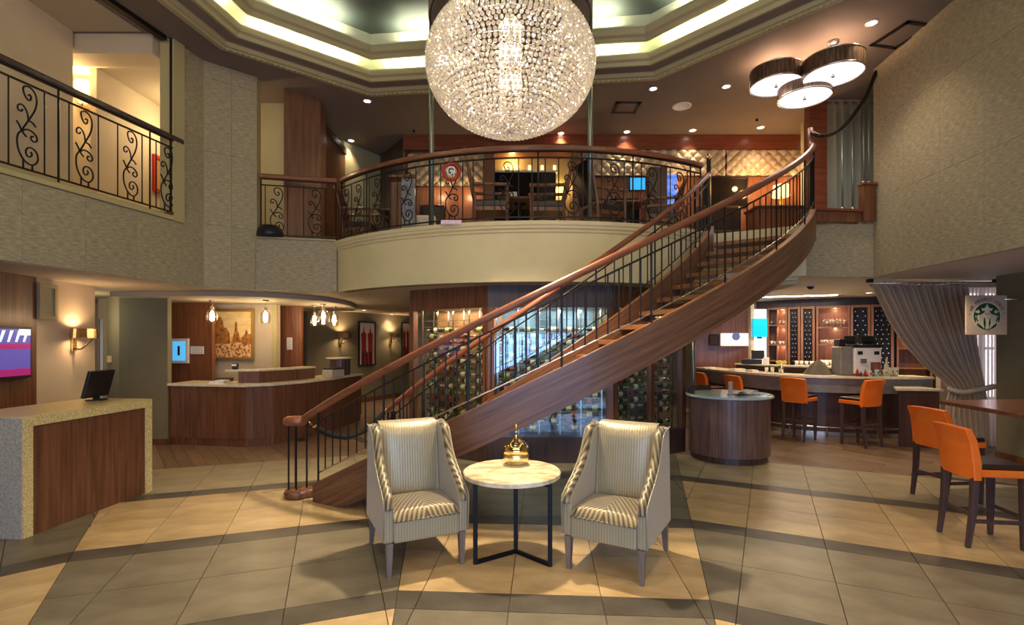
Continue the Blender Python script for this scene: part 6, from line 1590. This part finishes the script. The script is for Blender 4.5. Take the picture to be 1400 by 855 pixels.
struct('window_1', MB().box(xz(1322, 8.6), xz(1366, 8.6), 8.66, 8.68, .75, 2.5), mat('daylit_pane', (.9, .9, .95), .5, emis=(.95, .90, 1.0), estr=2.0))
fr = MB()
for px in (1320, 1343, 1365): fr.box(xz(px, 8.6)-.02, xz(px, 8.6)+.02, 8.60, 8.655, .70, 2.55)
fr.box(xz(1320, 8.6), xz(1365, 8.6), 8.60, 8.655, .70, .75); fr.box(xz(1320, 8.6), xz(1365, 8.6), 8.60, 8.655, 1.55, 1.59)
struct('window_frame', fr, M_wpan_l)
struct('wall_window', MB().box(xz(1300, 8.5), 9.2, 8.70, 8.8, 0, S2Z), M_beige)
# café sign
Ys = 6.55; X0, X1, Z1, Z0 = xz(1321, Ys), xz(1377, Ys), zz(404, Ys), zz(458, Ys); cx, cz = (X0+X1)/2, (Z0+Z1)/2; R = 18.3/FPX*Ys
t = thing('hanging_sign', 'square tan hanging sign with round green and white crowned emblem beside the curtain', 'sign', (cx, Ys, cz))
part('board', MB().box(-(X1-X0)/2, (X1-X0)/2, 0, .02, -(Z1-Z0)/2, (Z1-Z0)/2), mat('tan_sign_board', (.42, .33, .25), .45), t, local=True, bevel=.003)
M_grn = mat('dark_green_print', (.006, .055, .025), .5); M_crm = mat('cream_print', (.55, .50, .38), .5); M_ink = mat('brown_ink', (.08, .03, .02), .6)
lay = [0]
def pr(name, polys, m):
    lay[0] += 1; y = -.001-.0012*lay[0]; mb = MB()
    for p in polys: mb.slab([(x, y, z) for x, z in p], (0, -1, 0), .001)
    part(name, mb, m, t, local=True)
def disc(r, cx_=0, cz_=0, n=40, sx=1, sz=1): return [(cx_+sx*r*math.cos(2*PI*i/n), cz_+sz*r*math.sin(2*PI*i/n)) for i in range(n)]
cz0 = -.018
pr('emblem_ring', [disc(R*1.07, 0, cz0)], M_crm); pr('emblem_disc', [disc(R, 0, cz0)], M_grn)
def sym(p): return [p, [(-x, z) for x, z in p][::-1]]
S = R
tails = []
for zc, wd in ((.36, .26), (-.02, .20), (-.50, .20)):
    tails += sym([(S*.52, cz0+S*(zc-.05)), (S*.66, cz0+S*(zc-.13)), (S*.88, cz0+S*(zc-.04)), (S*.82, cz0+S*(zc+.10)), (S*.74, cz0+S*(zc+.02)), (S*.66, cz0+S*(zc+.16)), (S*.56, cz0+S*(zc+.05))])
for z_ in (-.62, -.28): tails += sym([(S*.55, cz0+S*z_), (S*.68, cz0+S*(z_+.02)), (S*.80, cz0+S*(z_+.22)), (S*.86, cz0+S*(z_+.40)), (S*.74, cz0+S*(z_+.26))])
pr('emblem_fins', tails, M_crm)
hair = []
for k in range(4):
    o_ = .30+.10*k
    hair += sym([(S*(o_-.04), cz0+S*(.25-.05*k)), (S*(o_+.03), cz0+S*(.22-.05*k)), (S*(o_+.01), cz0-S*.1), (S*(o_+.06), cz0-S*.45), (S*(o_-.02), cz0-S*(.88-.10*k)), (S*(o_-.09), cz0-S*(.88-.10*k)), (S*(o_-.02), cz0-S*.45), (S*(o_-.06), cz0-S*.1)])
pr('emblem_hair', hair, M_crm)
pr('emblem_crown', [[(-S*.36, cz0+S*.42), (S*.36, cz0+S*.42), (S*.42, cz0+S*.64), (S*.22, cz0+S*.58), (S*.17, cz0+S*.68), (0, cz0+S*.74), (-S*.17, cz0+S*.68), (-S*.22, cz0+S*.58), (-S*.42, cz0+S*.64)], [(S*.13*math.sin(i*PI/5)*(1 if i % 2 == 0 else .42), cz0+S*.80+S*.13*math.cos(i*PI/5)*(1 if i % 2 == 0 else .42)) for i in range(10)][::-1]], M_crm)
pr('emblem_face', [disc(S*.27, 0, cz0+S*.12, 24, 1, 1.22)], M_crm)
pr('emblem_body', [[(-S*.16, cz0-S*.20), (S*.16, cz0-S*.20), (S*.10, cz0-S*.5), (S*.15, cz0-S*.93), (-S*.15, cz0-S*.93), (-S*.10, cz0-S*.5)]], M_crm)
pr('emblem_features', sym([(S*.06, cz0+S*.19), (S*.17, cz0+S*.19), (S*.16, cz0+S*.14), (S*.07, cz0+S*.14)])+sym([(S*.04, cz0+S*.26), (S*.19, cz0+S*.27), (S*.19, cz0+S*.24), (S*.05, cz0+S*.235)])+[[(-S*.08, cz0-S*.06), (S*.08, cz0-S*.06), (0, cz0-S*.11)], [(-S*.015, cz0+S*.18), (S*.02, cz0+S*.03), (-S*.03, cz0+S*.02)]], M_grn)
txt = '• WE PROUDLY SERVE •'
for i, chh in enumerate(txt):
    if chh == ' ': continue
    a = math.radians(172-164*i/(len(txt)-1)); rr_ = R*1.20
    fc = bpy.data.curves.new('letter', 'FONT'); fc.body = chh; fc.size = R*.30; fc.align_x = 'CENTER'; fc.extrude = .0006; fc.materials.append(M_ink)
    tmp = bpy.data.objects.new('letter_curve', fc); COL.objects.link(tmp); lm = bpy.data.meshes.new_from_object(tmp)
    bpy.data.objects.remove(tmp); lm.materials.clear(); lm.materials.append(M_ink)
    o = bpy.data.objects.new('letter', lm); COL.objects.link(o); o.parent = t
    o.matrix_local = Matrix.Translation((rr_*math.cos(a), -.0035, cz0+rr_*math.sin(a))) @ Matrix.Rotation(-(a-PI/2), 4, 'Y') @ Matrix.Rotation(PI/2, 4, 'X')
part('sign_arm', MB().tube([(X1-cx-.03, .01, (Z1-cz)-.05), (.62, .01, (Z1-cz)-.05)], .013, 10), M_steel, t, local=True, smooth=True)
part('wall_mount', MB().lathe([(.04, 0), (.04, .09), (0, .09)], (0, 0, 0), 16), M_steel, t, loc=(cx+.62, Ys+.01, Z1-.05), rot=(0, -PI/2, 0), smooth=True)

# room lamps that are not in view: recessed lobby lighting
for x, y, z, pw in ((-.4, 2.6, CZ-.05, 160), (1.5, 2.7, CZ-.05, 130), (-2.9, 4.2, CZ-.05, 90), (3.4, 3.2, CZ-.05, 110)):
    spot('lobby_downlight', (x, y, z), pw, WARM, 50, .8, r=.08)
for x, y, z, pw in ((5.3, 6.3, S2Z-.04, 60), (6.0, 9.6, S2Z-.04, 70), (7.4, 9.4, S2Z-.04, 60), (5.0, 8.3, S2Z-.04, 50), (4.6, 11.3, S2Z-.04, 50), (-5.1, 6.0, S1Z-.04, 16), (-3.0, 12.4, S1Z-.04, 40), (-4.7, 7.8, S1Z-.04, 14)):
    spot('soffit_downlight', (x, y, z), pw, WARM, 125, .8, r=.06)
